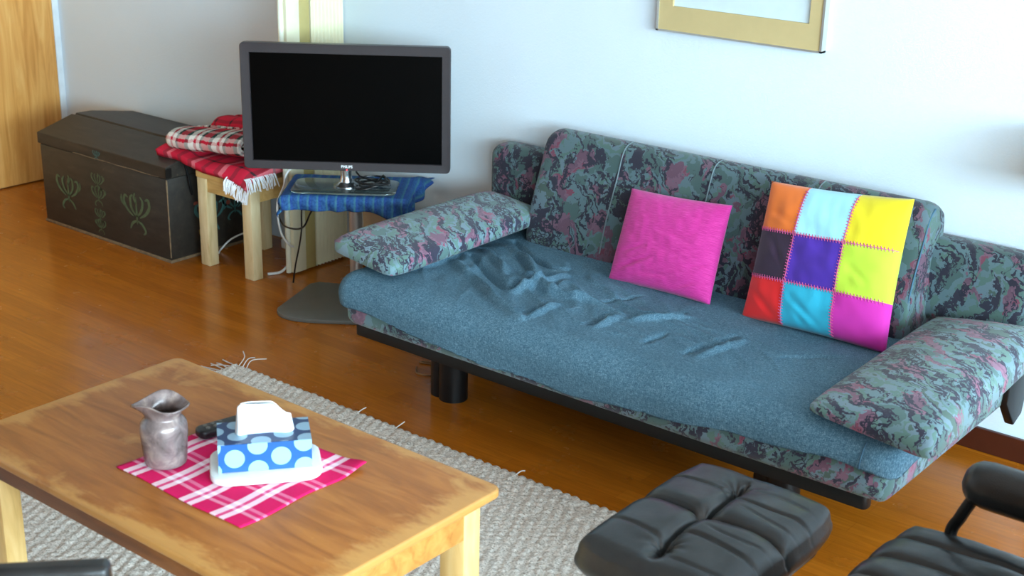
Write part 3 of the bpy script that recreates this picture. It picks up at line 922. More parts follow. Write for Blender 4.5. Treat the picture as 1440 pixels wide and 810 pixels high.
obj('mattress_base', roundbox(-3.225, -1.25, 3.122, 4.04, .264, .385, .038, .006), M['fabric'], so, angle=80)
bm = tube(catmull([(-3.20, 3.118, .33), (-2.3, 3.113, .33), (-1.27, 3.118, .33)], 8), .002, 6)

# denim cover with folds
FOLDS = [(-1, .020, .030, [(-3.037, 3.561), (-2.874, 3.453), (-2.722, 3.362)]), (1, .020, .028, [(-2.988, 3.429), (-2.774, 3.315), (-2.646, 3.234), (-2.49, 3.166)]),
    (-1, .026, .022, [(-2.692, 3.362), (-2.709, 3.439), (-2.689, 3.505), (-2.706, 3.637)]), (1, .020, .030, [(-2.66, 3.34), (-2.665, 3.43), (-2.645, 3.505), (-2.665, 3.62)]),
    (-1, .020, .026, [(-3.062, 3.838), (-2.891, 3.727), (-2.752, 3.665), (-2.707, 3.686)]), (1, .018, .026, [(-2.745, 3.502), (-2.646, 3.45), (-2.508, 3.421), (-2.421, 3.438), (-2.271, 3.404)]),
    (-1, .012, .018, [(-2.517, 3.199), (-2.525, 3.344)]), (1, .012, .02, [(-2.48, 3.199), (-2.49, 3.344)]), (-1, .014, .018, [(-2.314, 3.261), (-2.314, 3.382)]), (1, .012, .02, [(-2.277, 3.261), (-2.28, 3.382)]),
    (-1, .010, .016, [(-2.429, 3.449), (-2.358, 3.62)]), (-1, .011, .018, [(-1.964, 3.265), (-1.939, 3.512)]), (1, .010, .022, [(-1.92, 3.265), (-1.90, 3.50)]), (-1, .009, .018, [(-2.097, 3.256), (-2.096, 3.37)]),
    (-1, .011, .018, [(-2.268, 3.407), (-2.163, 3.578)]), (1, .012, .022, [(-2.23, 3.39), (-2.13, 3.55)]), (1, .016, .024, [(-3.036, 3.637), (-2.91, 3.552), (-2.798, 3.473)]), (1, .016, .024, [(-3.02, 3.75), (-2.85, 3.65), (-2.76, 3.58)]),
    (-1, .012, .02, [(-2.93, 3.68), (-2.80, 3.58), (-2.73, 3.55)]), (1, .014, .03, [(-3.09, 3.24), (-3.05, 3.38), (-3.08, 3.55)]), (-1, .008, .02, [(-1.75, 3.45), (-1.62, 3.60)])]
FOLDS = [(s, a, wd, catmull([Vector((x, y, 0)) for x, y in p], 4)) for s, a, wd, p in FOLDS]
def foldh(x, y):
    h = 0.0
    P = Vector((x, y, 0))
    rx, ry = x + 2.72, y - 3.48
    msk = math.exp(-(rx / .42) ** 2 - (ry / .22) ** 2) + .35 * math.exp(-((x + 2.0) / .35) ** 2 - ((y - 3.42) / .14) ** 2)
    if msk > .02:
        al, ac = rx * .84 - ry * .54, rx * .54 + ry * .84
        nv = mnoise.noise(Vector((ac * 15 + .6 * math.sin(al * 6), al * 4.2, 3.3)))
        h += .020 * msk * (1 - min(1, abs(nv) * 2.6)) ** 1.5
    for s, a, wd, p in FOLDS:
        best = 9.0; tt = 0
        n = len(p)
        for i in range(n - 1):
            ab = p[i + 1] - p[i]; L = ab.length_squared
            t = clamp((P - p[i]).dot(ab) / L, 0, 1) if L > 0 else 0
            d = (P - p[i] - ab * t).length
            if d < best: best, tt = d, (i + t) / (n - 1)
        if best < wd * 2.2:
            h += s * a * 1.5 * math.exp(-(best / (wd * .5)) ** 2) * (0.35 + .65 * math.sin(PI * clamp(tt, .02, .98)))
    return h
DX0, DX1, DY0, DY1 = -3.248, -1.238, 3.088, 4.0
DR = .075
def denimfn(u, v):
    ext = .20
    a = (DX0 + DR - ext) + (DX1 - DX0 - 2 * DR + 2 * ext) * u
    b = (DY0 + DR - ext) + (DY1 - DY0 - DR + ext) * v
    ix0, ix1, iy0 = DX0 + DR, DX1 - DR, DY0 + DR
    ex = a - clamp(a, ix0, ix1); ey = min(0, b - iy0)
    # hem length
    s = (clamp(a, ix0, ix1) - ix0) / (ix1 - ix0)
    hem_front = .146 + .045 * sstep(0, .28, s) - .067 * sstep(.45, 1, s) + .004 * math.sin(a * 19)
    hem_side = .15 - .035 * sstep(3.1, 3.5, b) * (1 if ex > 0 else .2)
    d = math.hypot(ex, ey)
    x = clamp(a, ix0, ix1); y = max(b, iy0)
    z = .452 - .034 * sstep(3.2, 4.0, b) + .004 * mnoise.noise(Vector((a * 3, b * 3, 1))) + .003 * mnoise.noise(Vector((a * 11, b * 11, 4)))
    if d > 1e-6:
        nx, ny = ex / d, ey / d
        lim = hem_side * nx * nx + hem_front * ny * ny
        d2 = d * lim / .20 if d > 0 else 0
        L = min(d2, lim)
        L = d * lim / ext if False else min(d, lim) if d < lim else lim + (d - lim) * 1e-3
        arc = DR * PI / 2
        if L < arc: off, dr = DR * math.sin(L / DR), DR * (1 - math.cos(L / DR))
        else: off, dr = DR - .10 * (L - arc), DR + (L - arc)
        wv = .004 * mnoise.noise(Vector((a * 5, b * 5, 7)))
        x += nx * (off + wv); y += ny * (off + wv); z -= dr
        return Vector((x, y, z + foldh(a, b) * max(0, 1 - d / .1)))
    return Vector((x, y, z + foldh(a, b)))
dc = obj('denim_cover', grid(300, 150, denimfn, uv=lambda u, v: (u, v)), M['denim'], so, angle=180, label='blue denim cover tucked over the seat')
solidify(dc, .004, 1)
# seam lines of the cover
obj('cover_seam', tube(catmull([(-1.318, 3.17, .4535), (-1.318, 3.115, .436), (-1.318, 3.088, .40), (-1.318, 3.084, .372)], 6), .0022, 6), M['seam'], dc, label='dark stitched seam at the corner')
obj('cover_seam', tube(catmull([(-3.24, 3.30, .38), (-3.235, 3.20, .405), (-3.20, 3.12, .405), (-3.19, 3.10, .36)], 6), .002, 6), M['pale_seam'], dc)

# back cushion: wedge section leaning on the wall
def wedge(x0, x1, sec, nx=60, rr=.05, bulge=.012):
    """sec: closed (y,z) outline, rounded; ends domed"""
    S = catmull([Vector((y, z, 0)) for y, z in sec], 8, True)
    cy = sum(p.x for p in S) / len(S); cz = sum(p.y for p in S) / len(S)
    bm = bmesh.new()
    L = x1 - x0
    xs = []
    for i in range(9): xs.append((x0 + rr * (1 - math.cos(PI / 2 * i / 8)), 1 - rr * (1 - math.sin(PI / 2 * i / 8)) / .16 * .5))
    for i in range(1, nx): xs.append((x0 + rr + (L - 2 * rr) * i / nx, 1))
    xs += [(x0 + x1 - a, k) for a, k in reversed(xs[:9])]
    rings = []
    for x, k in xs:
        q = (x - x0) / L
        ring = []
        for p in S:
            yy = cy + (p.x - cy) * k; zz = cz + (p.y - cz) * k
            ring.append(bm.verts.new((x, yy, zz)))
        rings.append(ring)
    n = len(S)
    for i in range(len(rings) - 1):
        for j in range(n):
            bm.faces.new((rings[i][j], rings[i][(j + 1) % n], rings[i + 1][(j + 1) % n], rings[i + 1][j]))
    bm.faces.new(rings[0]); bm.faces.new(rings[-1][::-1])
    return bm
sec = [(3.868, .43), (3.90, .56), (3.955, .70), (3.985, .785), (4.01, .812), (4.05, .82), (4.09, .805), (4.108, .77), (4.125, .60), (4.135, .44), (4.11, .405), (3.99, .398), (3.89, .40)]
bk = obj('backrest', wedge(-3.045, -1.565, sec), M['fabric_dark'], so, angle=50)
for sx in (-2.70, -2.335, -1.95):
    pth = [(sx, y - .0015, z) for y, z in ((3.868, .45), (3.90, .56), (3.955, .70), (3.985, .785), (4.012, .8135), (4.05, .8215))]
    obj('back_seam', tube(catmull(pth, 6), .0024, 6), M['pale_seam'], bk, label='pale vertical seam')
obj('end_piping', tube(catmull([(-1.572, y, z) for y, z in ((3.90, .42), (3.906, .55), (3.962, .70), (3.995, .78), (4.03, .806))], 6), .003, 8), M['seam'], bk)
for x0, x1 in ((-3.355, -2.95), (-1.66, -1.245)):
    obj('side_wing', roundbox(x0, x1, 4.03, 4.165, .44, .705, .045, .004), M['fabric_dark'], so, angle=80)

def armrest(poly_fn, name, nu=40, nv=26):
    """poly_fn(u,v,side) gives top (side 1) and bottom (side -1) surfaces"""
    bm = bmesh.new()
    rowsT = [[bm.verts.new(poly_fn(i / nu, j / nv, 1)) for j in range(nv + 1)] for i in range(nu + 1)]
    rowsB = [[bm.verts.new(poly_fn(i / nu, j / nv, -1)) for j in range(nv + 1)] for i in range(nu + 1)]
    for i in range(nu):
        for j in range(nv):
            bm.faces.new((rowsT[i][j], rowsT[i + 1][j], rowsT[i + 1][j + 1], rowsT[i][j + 1]))
            bm.faces.new((rowsB[i][j], rowsB[i][j + 1], rowsB[i + 1][j + 1], rowsB[i + 1][j]))
    for i in range(nu):
        bm.faces.new((rowsT[i][0], rowsB[i][0], rowsB[i + 1][0], rowsT[i + 1][0])); bm.faces.new((rowsT[i][nv], rowsT[i + 1][nv], rowsB[i + 1][nv], rowsB[i][nv]))
    for j in range(nv):
        bm.faces.new((rowsT[0][j], rowsT[0][j + 1], rowsB[0][j + 1], rowsB[0][j])); bm.faces.new((rowsT[nu][j], rowsB[nu][j], rowsB[nu][j + 1], rowsT[nu][j + 1]))
    return bm
def arm(quad, zin, zout, tin, tout, dome, flip):
    """quad: front-inner, front-outer, rear-outer, rear-inner (x, y); u = inner->outer, v = front->rear"""
    A, B, Cc, D = [Vector(p) for p in quad]
    def edge(t, k=5): return 1 - abs(2 * t - 1) ** k
    def fn(u, v, side):
        # superelliptic corner rounding in plan
        uu, vv = 2 * u - 1, 2 * v - 1
        s = 1.0
        uu2 = uu * math.sqrt(max(0, 1 - 0.10 * vv ** 8)); vv2 = vv * math.sqrt(max(0, 1 - 0.06 * uu ** 8))
        U, V = (uu2 + 1) / 2, (vv2 + 1) / 2
        p = (A * (1 - U) + B * U) * (1 - V) + (D * (1 - U) + Cc * U) * V
        zb = zin * (1 - U) + zout * U
        th = tin * (1 - U) + tout * U
        g = (edge(u, 6) * edge(v, 10)) ** .5
        mid = zb + th * .5
        z = mid + side * (th * .5 * (.42 + .58 * g)) + (dome * edge(u, 2) * edge(v, 2.5) if side > 0 else 0)
        # slight swelling of the side
        return Vector((p.x, p.y, z))
    return fn
# left arm cushion
fnL = arm([(-3.005, 3.125), (-3.335, 3.175), (-3.335, 4.02), (-3.03, 4.0)], .462, .468, .062, .080, .018, 1)
obj('arm_cushion', armrest(fnL, 'l'), M['fabric_arm'], so, angle=180)
fnR = arm([(-1.50, 3.115), (-1.125, 3.06), (-1.165, 4.0), (-1.515, 4.0)], .463, .432, .030, .112, .030, 1)
obj('arm_cushion', armrest(fnR, 'r'), M['fabric_arm'], so, angle=180)

# ---------------------------------------------------------------- scatter cushions
def cushion(P00, P10, P11, P01, th, nu=60, nv=60, seed=1, wr=.004, pinch=.03, creases=()):
    """P00 bottom-left, P10 bottom-right, P11 top-right, P01 top-left; front faces -y"""
    P00, P10, P11, P01 = [Vector(p) for p in (P00, P10, P11, P01)]
    N = (P10 - P00).cross(P01 - P00).normalized()
    if N.y > 0: N = -N
    def fn(side):
        def f(u, v):
            uu, vv = 2 * u - 1, 2 * v - 1
            # concave borders between pointed corners
            U = (uu * (1 - pinch * (1 - vv * vv)) + 1) / 2; V = (vv * (1 - pinch * (1 - uu * uu)) + 1) / 2
            p = (P00 * (1 - U) + P10 * U) * (1 - V) + (P01 * (1 - U) + P11 * U) * V
            t = th * ((max(0, 1 - abs(uu) ** 2.6)) * (max(0, 1 - abs(vv) ** 2.6))) ** .5
            nz = mnoise.noise(Vector((u * 5 + v * 2, v * 7, seed))) * wr + wr * .8 * mnoise.noise(Vector((u * 13, v * 9 + u * 4, seed + 3)))
            for (u0, v0, u1, v1, am, wd) in creases:
                dx, dy = u1 - u0, v1 - v0
                tt = clamp(((u - u0) * dx + (v - v0) * dy) / (dx * dx + dy * dy), 0, 1)
                sd = ((u - u0) * dy - (v - v0) * dx) / math.hypot(dx, dy)
                dd = math.hypot(u - u0 - dx * tt, v - v0 - dy * tt)
                nz -= am * math.exp(-(dd / wd) ** 2) * (.4 + .6 * math.sin(PI * clamp(tt, .05, .95))) - .6 * am * math.exp(-((dd - wd * 1.6) / wd) ** 2) * (sd > 0) * math.sin(PI * clamp(tt, .05, .95))
            e = max(0, 1 - abs(uu) ** 6) * max(0, 1 - abs(vv) ** 6)
            return p + N * (side * t + (nz * e if side > 0 else 0))
        return f
    bm = grid(nu, nv, fn(1), uv=lambda u, v: (u, v))
    grid(nu, nv, fn(-1), uv=lambda u, v: (u, v), bm=bm)
    bmesh.ops.remove_doubles(bm, verts=bm.verts[:], dist=1e-5)
    return bm, fn(1), N
bm, f1, N1 = cushion((-2.556, 3.72, .427), (-2.155, 3.72, .433), (-2.188, 3.875, .728), (-2.578, 3.87, .712), .058, seed=3, wr=.003, creases=[(.06, .10, .40, .30, .007, .022), (.10, .30, .34, .42, .005, .02), (.66, .06, .94, .20, .007, .022), (.30, .12, .62, .16, .005, .022), (.40, .62, .80, .52, .004, .024), (.80, .30, .96, .36, .005, .02)])
single('throw_cushion', bm, M['pink'], (-2.35, 3.74, .43), 'plain magenta cushion leaning on the sofa back', 'cushion', angle=180)

pb = thing('patchwork_cushion', 'patchwork cushion of nine bright squares leaning on the sofa back', 'cushion', (-1.79, 3.72, .43))
NP = 60
bm, f2, N2 = cushion((-2.035, 3.715, .425), (-1.545, 3.715, .432), (-1.575, 3.865, .872), (-2.048, 3.865, .838), .070, NP, NP, seed=8, wr=.005, creases=[(.36, .22, .60, .03, .008, .022), (.06, .22, .24, .06, .007, .022), (.12, .62, .26, .42, .006, .022), (.72, .50, .84, .42, .005, .022), (.05, .80, .24, .74, .005, .02), (.40, .12, .48, .03, .006, .02)])
# patches
def make_patch():
    t = NT('patchwork_felt')
    tc = t.n('ShaderNodeTexCoord'); sp = t.n('ShaderNodeSeparateXYZ'); t.l(tc.outputs['UV'], sp.inputs[0])
    U, V = sp.outputs[0], sp.outputs[1]
    a, b = (.30, .655), (.315, .655)
    rows = [[(226, 34, 36), (46, 168, 196), (194, 44, 152)], [(54, 36, 56), (74, 42, 150), (178, 204, 58)], [(232, 116, 44), (160, 214, 226), (214, 194, 34)]]
    def row(r):
        return t.ramp(U, [(0, lin(rows[r][0])), (a[0], lin(rows[r][1])), (a[1], lin(rows[r][2]))], 'CONSTANT')
    s1 = t.math('GREATER_THAN', V, b[0]); s2 = t.math('GREATER_THAN', V, b[1])
    c = t.mix(s2, t.mix(s1, row(0), row(1)), row(2))
    t.col(c); t.rough(0.75, 0.2); t.b.inputs['Sheen Weight'].default_value = 0.2
    t.bump(t.noise(t.coords(), 240, 3).outputs[0], 0.12, 0.002)
    return t.m
cv = obj('cushion_cover', bm, make_patch(), pb, angle=180)
def stitch(vert, pos):
    bm = bmesh.new()
    pts = [f2(pos, .01 + .98 * i / 40) if vert else f2(.01 + .98 * i / 40, pos) for i in range(41)]
    tube([p + N2 * .001 for p in pts], .0013, 5, bm)
    n = 46
    for i in range(n):
        s = .02 + .96 * i / n; d = .015
        q = [(pos - d, s + .006), (pos + d, s - .004)] if vert else [(s + .006, pos - d), (s - .004, pos + d)]
        P = [f2(q[0][0] + (q[1][0] - q[0][0]) * k / 3, q[0][1] + (q[1][1] - q[0][1]) * k / 3) + N2 * .0012 for k in range(4)]
        tube(P, .0013, 4, bm)
    return bm
for vert, pos, mt in ((True, .30, 'thread'), (True, .655, 'thread'), (False, .315, 'thread'), (False, .655, 'thread')):
    obj('stitched_seam', stitch(vert, pos), M[mt], pb, label='pink overcast stitching')

# small brown cord lying on the floor under the sofa
bm = tube(catmull([(-3.20, 3.46, .004), (-3.16, 3.42, .004), (-3.11, 3.44, .004), (-3.12, 3.50, .006), (-3.18, 3.53, .004), (-3.22, 3.50, .004), (-3.10, 3.55, .004), (-2.98, 3.62, .004)], 8), .0032, 6)
single('cord_loop', bm, plain('tan_cord', (150, 104, 60), .6), (-3.14, 3.48, 0), 'loop of tan cord on the floor behind the front sofa leg', 'cord')

# ---------------------------------------------------------------- rug
RX0, RX1, RY0, RY1 = -3.70, -1.15, 1.0, 3.035
rg = thing('woven_rug', 'chunky grey beige woven rug under the coffee table', 'rug', ((RX0 + RX1) / 2, (RY0 + RY1) / 2, 0))
NXR, NYR = 560, 300
def rugfn(u, v):
    x = RX0 + (RX1 - RX0) * u; y = RY0 + (RY1 - RY0) * v
    row = y / .021
    ph = math.floor(row) * 1.7
    h = .0045 * abs(math.sin(PI * row)) ** .6 * (0.55 + .45 * math.sin(2 * PI * x / .034 + ph))
    h += .003 * mnoise.noise(Vector((x * 55, y * 55, 0))) + .0025 * mnoise.noise(Vector((x * 14, y * 14, 3)))
    ed = min(u * (RX1 - RX0), (1 - u) * (RX1 - RX0), v * (RY1 - RY0), (1 - v) * (RY1 - RY0))
    yy = y
    if v > .97: yy += .010 * abs(math.sin(PI * x / .034)) * (v - .97) / .03 + .005 * mnoise.noise(Vector((x * 9, 0, 0)))
    return Vector((x, yy, max(.001, (.011 + h) * sstep(0, .012, ed + .003))))
obj('rug_weave', grid(NXR, NYR, rugfn), M['rug'], rg, angle=180)
bm = bmesh.new()
for i in range(120):
    y = RY0 + (RY1 - RY0) * (i + .5) / 120
    L = random.uniform(.05, .10); dy = random.uniform(-.035, .035)
    p = [(RX0 + .008, y, .010), (RX0 - L * .5, y + dy * .4, .006 + random.uniform(0, .006)), (RX0 - L, y + dy, .004)]
    tube(catmull(p, 4), .0022, 5, bm)
for k in range(3):
    p = [(RX0 + .03 + .02 * k, RY1 - .005, .012), (RX0 + .02 + .02 * k, RY1 + .03, .03), (RX0 - .01 + .04 * k, RY1 + .05 + .02 * k, .02 + .02 * (k == 0))]
    tube(catmull(p, 5), .002, 5, bm)
for k in range(6):
    x = RX0 + .1 + 2.4 * random.random()
    tube(catmull([(x, RY1 - .008, .012), (x + .006, RY1 + .010, .020), (x + .012, RY1 + .022, .016 + .012 * random.random())], 4), .002, 5, bm)
fr = obj('fringe', bm, M['fringe'], rg, label='pale loose fringe threads'); fr['kind'] = 'stuff'

# ---------------------------------------------------------------- coffee table
TX0, TX1, TY0, TY1, TZ = -2.945, -1.785, 1.55, 2.22, .50
ct = thing('coffee_table', 'worn brown wooden coffee table with pale legs on the rug', 'table', ((TX0 + TX1) / 2, (TY0 + TY1) / 2, .012))
obj('tabletop', prism(rrect(TX0, TX1, TY0, TY1, .028, 6), TZ - .022, TZ, .006, 3), M['tabletop'], ct)
for lx in (TX0 + .016, TX1 - .016 - .074):
    for ly in (TY0 + .05, TY1 - .062 - .056):
        obj('leg', box(lx, lx + .074, ly, ly + .056, .018, TZ - .021, .004), M['tablelegs'], ct, label='pale pine leg')
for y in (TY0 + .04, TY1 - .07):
    obj('apron_rail', box(TX0 + .085, TX1 - .085, y, y + .02, TZ - .095, TZ - .0215, .002), M['apron_shaded'], ct)
for x in (TX0 + .018, TX1 - .036):
    obj('apron_rail', box(x, x + .018, TY0 + .10, TY1 - .115, TZ - .095, TZ - .0215, .002), M['apron'], ct, label='wooden end rail coloured in its lit tone')

# placemat
def matfn(u, v):
    x = -2.515 + .428 * u; y = 1.703 + .378 * v
    lift = .012 * sstep(.82, 1.0, u) * sstep(.75, 1.0, v)
    return Vector((x + .004 * math.sin(v * 9), y + .003 * math.sin(u * 8), TZ + .0035 + .0012 * mnoise.noise(Vector((x * 14, y * 14, 0))) + lift))
o = single('placemat', grid(50, 46, matfn, uv=lambda u, v: (v, u)), M['mat_plaid'], (-2.30, 1.89, TZ), 'pink and white checked placemat on the coffee table', 'placemat', angle=180)
solidify(o, .0028, -1)

# jug
VX, VY = -2.445, 1.79
VZ = TZ + .005
def jugfn(r, z, a, s):
    ripple = sstep(.68, 1.0, s)
    k = 1 + ripple * (.12 * math.cos(2 * (a - math.radians(32))) + .075 * math.cos(3 * a + .7)) + .02 * math.sin(a * 2 + z * 40)
    return r * k, z + ripple * (-.005 * math.cos(2 * (a - math.radians(32))) + .006 * math.sin(3 * a + .4))
prof = [(.030, 0), (.046, .003), (.049, .010), (.0515, .03), (.0535, .06), (.054, .085), (.0515, .103), (.044, .114), (.040, .121), (.043, .131), (.052, .142), (.060, .150)]
prof = [(p.x, p.y) for p in catmull([Vector((r, z, 0)) for r, z in prof], 3)]
outer = [(r, VZ + z) for r, z in prof]
vs = thing('ceramic_jug', 'shiny grey brown jug with a wavy pinched rim on the placemat', 'jug', (VX, VY, VZ))
bm = lathe(outer, VX, VY, 56, fn=jugfn)
# open top: remove cap
top = max(bm.faces, key=lambda f: f.calc_center_median().z if len(f.verts) > 10 else -1)
bmesh.ops.delete(bm, geom=[top], context='FACES')
o = obj('jug_body', bm, M['pewter'], vs, angle=180); solidify(o, .004, -1)
# tissue box on a tray
BD = Vector((.63, .777, 0)); BN = Vector((-.777, .63, 0)); BA = math.atan2(BD.y, BD.x)
B0 = Vector((-2.283, 1.812, 0))
BCn = B0 + BD * .105 + BN * .06
tr = single('white_tray', prism(rrect(-.125, .128, -.098, .075, .045, 6), 0, .017, .005), M['ceramic'], (0, 0, 0), 'white rounded ceramic tray under the tissue box', 'tray')
tr.location = (BCn.x, BCn.y, TZ + .005); tr.rotation_euler = (0, 0, BA)
tb = thing('tissue_box', 'blue polka dot tissue box on the white tray', 'tissue box', (BCn.x, BCn.y, TZ + .0225), BA)
def cardbox(x0, x1, y0, y1, z0, z1, uvo=(0, 0)):
    bm = box(x0, x1, y0, y1, z0, z1)
    uvl = bm.loops.layers.uv.verify()
    for f in bm.faces:
        n = f.normal
        f.normal_update(); n = f.normal
        for lp in f.loops:
            c_ = lp.vert.co
            if abs(n.z) > .5: lp[uvl].uv = (c_.x + uvo[0], c_.y + uvo[1])
            elif abs(n.y) > .5: lp[uvl].uv = (c_.x + uvo[0], c_.z + uvo[1])
            else: lp[uvl].uv = (c_.y + uvo[0], c_.z + uvo[1])
    return bm
obj('box_card', cardbox(-.105, .105, -.06, .06, 0, .068, (.105 + .0155, -.003)), M['polka'], tb, True, smooth=False)
obj('box_top', cardbox(-.105, .105, -.06, .06, .0682, .0696, (.06, .02)), M['polka_top'], tb, True, smooth=False, label='darker navy top')
def tisfn(u, v):
    a = 2 * PI * u
    h = v
    rx = .066 * (1 - .12 * h) * (1 + .06 * math.sin(3 * a + 1)); ry = .013 + .012 * math.sin(PI * min(h * 1.2, 1)) 
    x = rx * math.copysign(abs(math.cos(a)) ** .7, math.cos(a)); y = ry * math.sin(a) + .006 * math.sin(a * 3 + h * 2)
    top = .080 - .030 * sstep(.02, .062, x)
    z = .066 + top * h
    k = 1 - sstep(.9, 1.0, h) * .55
    return Vector((x * (1 if h < .9 else (1 - .12 * sstep(.9, 1, h))), y * k - .012 * h, z))
bm = grid(48, 24, tisfn, close_u=True)
o = obj('tissue', bm, M['tissue'], tb, True, angle=180, label='white tissue pulled up from the slot'); solidify(o, .0015, 0)
# dark remote behind the box
rm = thing('remote_control', 'black remote control behind the tissue box', 'remote control', (-2.470, 2.000, TZ + .0075), math.radians(78))
obj('remote_shell', prism(rrect(-.085, .085, -.024, .024, .018, 5), 0, .022, .007, 3), M['black_plastic'], rm, True)
for i in range(3):
    for j in range(2):
        b_ = obj('button', lathe([(.0055, .0215), (.005, .0245), (0, .0247)], -.06 + .02 * i, -.008 + .016 * j, 12), M['plate'], rm, True)

# ---------------------------------------------------------------- leather ottoman
def tuft_pad(x0, x1, y0, y1, z0, z1, grooves, tufts, r=.05, nu=150, nv=150, crown=.02, corner=.07):
    bm = bmesh.new()
    cx, cy, hx, hy = (x0 + x1) / 2, (y0 + y1) / 2, (x1 - x0) / 2, (y1 - y0) / 2
    def plan(u, v):
        uu, vv = 2 * u - 1, 2 * v - 1
        # squircle-ish map for rounded corners
        k = .16
        U = uu * math.sqrt(1 - k * vv * vv * abs(vv) ** 2 * uu * uu); V = vv * math.sqrt(1 - k * uu * uu * abs(uu) ** 2 * vv * vv)
        return cx + U * hx, cy + V * hy, uu, vv
    def topf(u, v):
        x, y, uu, vv = plan(u, v)
        e = min(1 - abs(uu), 1 - abs(vv))
        edge = min((1 - abs(uu)) * hx, (1 - abs(vv)) * hy)
        drop = 0
        if edge < r: drop = r - math.sqrt(max(0, r * r - (r - edge) ** 2))
        z = z1 - drop * .8 + crown * (1 - uu ** 2) * (1 - vv ** 2)
        for (ax, pos, amp, wd, lo, hi) in grooves:
            t, o_ = (x, y) if ax == 'y' else (y, x)       # 'y': groove runs along y at x = pos
            dd = t - pos - .006 * math.sin(o_ * 23 + pos * 40)
            msk = sstep(lo - .03, lo + .03, o_) * (1 - sstep(hi - .03, hi + .03, o_))
            z -= amp * math.exp(-(dd / wd) ** 2) * msk
        for (tx, ty, amp, wd) in tufts:
            dd = math.hypot(x - tx, y - ty)
            an = math.atan2(y - ty, x - tx)
            z -= amp * math.exp(-(dd / wd)) * (1 + .42 * math.cos(9 * an) * math.exp(-dd / (wd * 2)))
        z += .0035 * mnoise.noise(Vector((x * 13, y * 13, 1)))
        return Vector((x, y, z))
    def botf(u, v):
        x, y, uu, vv = plan(u, v)
        return Vector((cx + (x - cx) * .97, cy + (y - cy) * .97, z0))
    T = [[bm.verts.new(topf(i / nu, j / nv)) for j in range(nv + 1)] for i in range(nu + 1)]
    for i in range(nu):
        for j in range(nv):
            bm.faces.new((T[i][j], T[i + 1][j], T[i + 1][j + 1], T[i][j + 1]))
    loop = [(i, 0) for i in range(nu)] + [(nu, j) for j in range(nv)] + [(i, nv) for i in range(nu, 0, -1)] + [(0, j) for j in range(nv, 0, -1)]
    prev = [T[i][j] for i, j in loop]
    for s in range(1, 7):
        t = s / 6
        cur = []
        for i, j in loop:
            a = topf(i / nu, j / nv); b = botf(i / nu, j / nv)
            bul = .012 * math.sin(PI * t)
            p = a.lerp(b, t)
            dirv = Vector((p.x - cx, p.y - cy, 0)); dirv = dirv.normalized() if dirv.length else dirv
            cur.append(bm.verts.new(p + dirv * bul))
        n = len(prev)
        for k in range(n):
            bm.faces.new((prev[k], prev[(k + 1) % n], cur[(k + 1) % n], cur[k]))
        prev = cur
    bm.faces.new(prev)
    return bm
ot = thing('leather_ottoman', 'black tufted leather ottoman in front of the sofa', 'ottoman', (-1.415, 2.48, 0))
ox0, ox1, oy0, oy1 = -1.610, -1.214, 2.225, 2.775
gr = [('y', -1.425, .016, .020, 2.28, 2.70), ('y', -1.425, .015, .005, 2.30, 2.70), ('x', 2.507, .017, .005, -1.62, -1.22), ('x', 2.507, .010, .024, -1.62, -1.22), ('x', 2.62, .007, .006, -1.42, -1.22), ('x', 2.40, .007, .006, -1.42, -1.22), ('x', 2.36, .005, .006, -1.60, -1.44), ('x', 2.63, .005, .006, -1.60, -1.44), ('x', 2.57, .003, .005, -1.38, -1.23), ('x', 2.45, .003, .005, -1.38, -1.23), ('x', 2.68, .003, .005, -1.40, -1.25), ('x', 2.30, .004, .005, -1.40, -1.25)]
tf = [(-1.425, 2.507, .012, .02), (-1.436, 2.665, .022, .028), (-1.418, 2.335, .024, .028)]
obj('seat_pad', tuft_pad(ox0, ox1, oy0, oy1, .345, .438, gr, tf), M['leather'], ot, angle=180)
obj('shell', prism(rrect(ox0 + .02, ox1 - .02, oy0 + .02, oy1 - .02, .06), .315, .346, .012, 3), M['black_frame'], ot)
obj('column', lathe([(.03, .03), (.03, .28), (.07, .3), (.07, .316)], -1.415, 2.48, 24), M['black_frame'], ot)
for k in range(4):
    a = PI / 4 + k * PI / 2
    e = Vector((-1.415 + .26 * math.cos(a), 2.48 + .26 * math.sin(a), .037))
    obj('leg', tube(catmull([(-1.415, 2.48, .07), (-1.415 + .1 * math.cos(a), 2.48 + .1 * math.sin(a), .055), e], 6), .018, 10), M['black_frame'], ot)

# ---------------------------------------------------------------- leather lounge chair (corner seen)
lc = thing('leather_armchair', 'black leather armchair with a padded arm, cut off at lower right', 'armchair', (-.72, 2.5, 0))
sx0, sx1, sy0, sy1 = -1.085, -.46, 2.17, 2.835
gr = [('x', yy, am, wd, -1.10, -.50) for yy in (2.29, 2.40, 2.51, 2.62, 2.73) for am, wd in ((.010, .006), (.007, .022))]
obj('seat_pad', tuft_pad(sx0, sx1, sy0, sy1, .32, .445, gr, [], r=.07, crown=.012), M['leather'], lc, angle=180)
obj('seat_shell', prism(rrect(sx0 + .03, sx1 - .02, sy0 + .03, sy1 - .03, .08), .285, .321, .012, 3), M['black_frame'], lc)
for yy in (2.81, 2.19):
    obj('arm_pad', roundbox(-.955, -.46, yy - .052, yy + .052, .525, .63, .05, .0, 12), M['leather'], lc, angle=180)
    s = 1 if yy > 2.5 else -1
    obj('arm_strut', tube(catmull([(-.925, yy - s * .01, .54), (-.945, yy - s * .015, .49), (-.96, yy - s * .02, .43), (-.90, yy - s * .10, .31)], 6), .014, 10), M['black_frame'], lc)
obj('column', lathe([(.035, .04), (.035, .26), (.09, .27), (.09, .287)], -.76, 2.5, 24), M['black_frame'], lc)
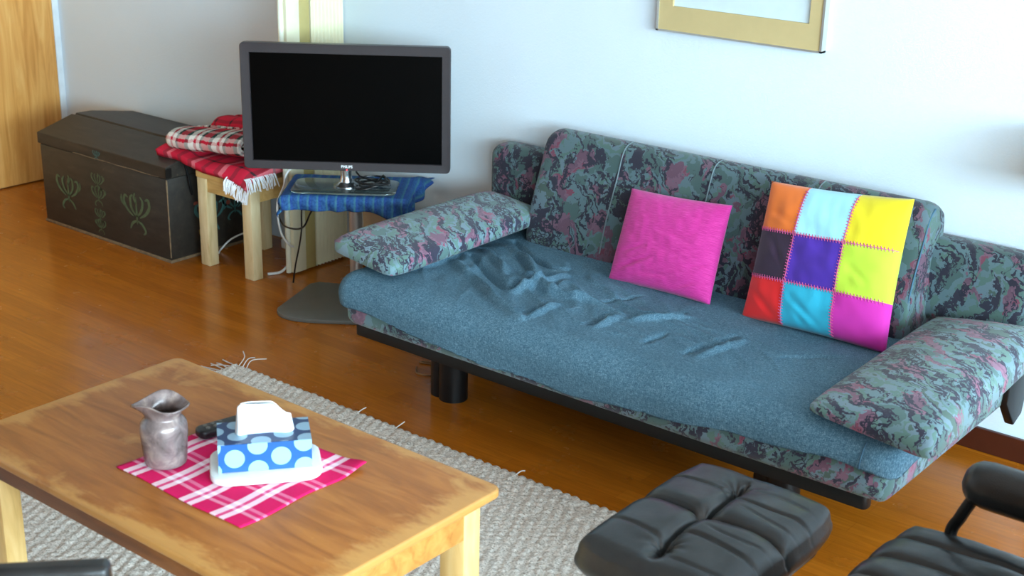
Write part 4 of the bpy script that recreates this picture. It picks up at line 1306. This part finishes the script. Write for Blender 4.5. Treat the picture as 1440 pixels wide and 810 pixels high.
for k in range(4):
    a = PI / 4 + k * PI / 2
    obj('leg', tube(catmull([(-.76, 2.5, .09), (-.76 + .14 * math.cos(a), 2.5 + .14 * math.sin(a), .06), (-.76 + .33 * math.cos(a), 2.5 + .33 * math.sin(a), .02)], 6), .019, 10), M['black_frame'], lc)
bm = tuft_pad(-.30, .30, -.3, .32, 0, .10, [('x', yy, .010, .012, -.28, .28) for yy in (-.18, -.06, .06, .18)], [], r=.06, crown=.012)
bmesh.ops.transform(bm, matrix=Matrix.Translation((-.385, 2.5, .70)) @ Matrix.Rotation(math.radians(-72), 4, 'Y') @ Matrix.Rotation(math.radians(90), 4, 'Z'), verts=bm.verts[:])
obj('backrest', bm, M['leather'], lc, angle=180)

# ---------------------------------------------------------------- dark chair, back edge at the lower left
dk = thing('black_chair', 'black padded chair back poking in at the lower left', 'chair', (-1.958, 1.047, 0), math.radians(47))
obj('backrest', roundbox(-.21, .21, -.022, .022, .46, .752, .012, .002, 14), M['leather'], dk, True, angle=60)
obj('seat', roundbox(-.20, .20, -.44, -.04, .40, .455, .02, .004, 10), M['leather'], dk, True, angle=60)
for lx in (-.185, .185):
    obj('leg', tube([(lx, .03, 0.018), (lx, .012, .5)], .012, 10), M['black_frame'], dk, True)
    obj('leg', tube([(lx, -.41, 0.018), (lx, -.405, .405)], .012, 10), M['black_frame'], dk, True)

# ---------------------------------------------------------------- floor lamp just beyond the right edge of the view; its shade throws the soft shadow on the wall
fl = thing('floor_lamp', 'slim floor lamp with beige shade standing right of the sofa', 'lamp', (-1.14, 4.0, 0))
obj('lamp_base', lathe([(.11, 0), (.11, .014), (.02, .024), (.009, .03)], -1.14, 4.0, 28), M['black_frame'], fl)
obj('lamp_pole', lathe([(.008, .02), (.008, 1.0)], -1.14, 4.0, 12), M['black_frame'], fl)
bm = lathe([(.13, .945), (.09, 1.11)], -1.14, 4.0, 32)
bmesh.ops.delete(bm, geom=[f for f in bm.faces if len(f.verts) > 8], context='FACES')
o = obj('lamp_shade', bm, M['bin'], fl); solidify(o, .003, 0)
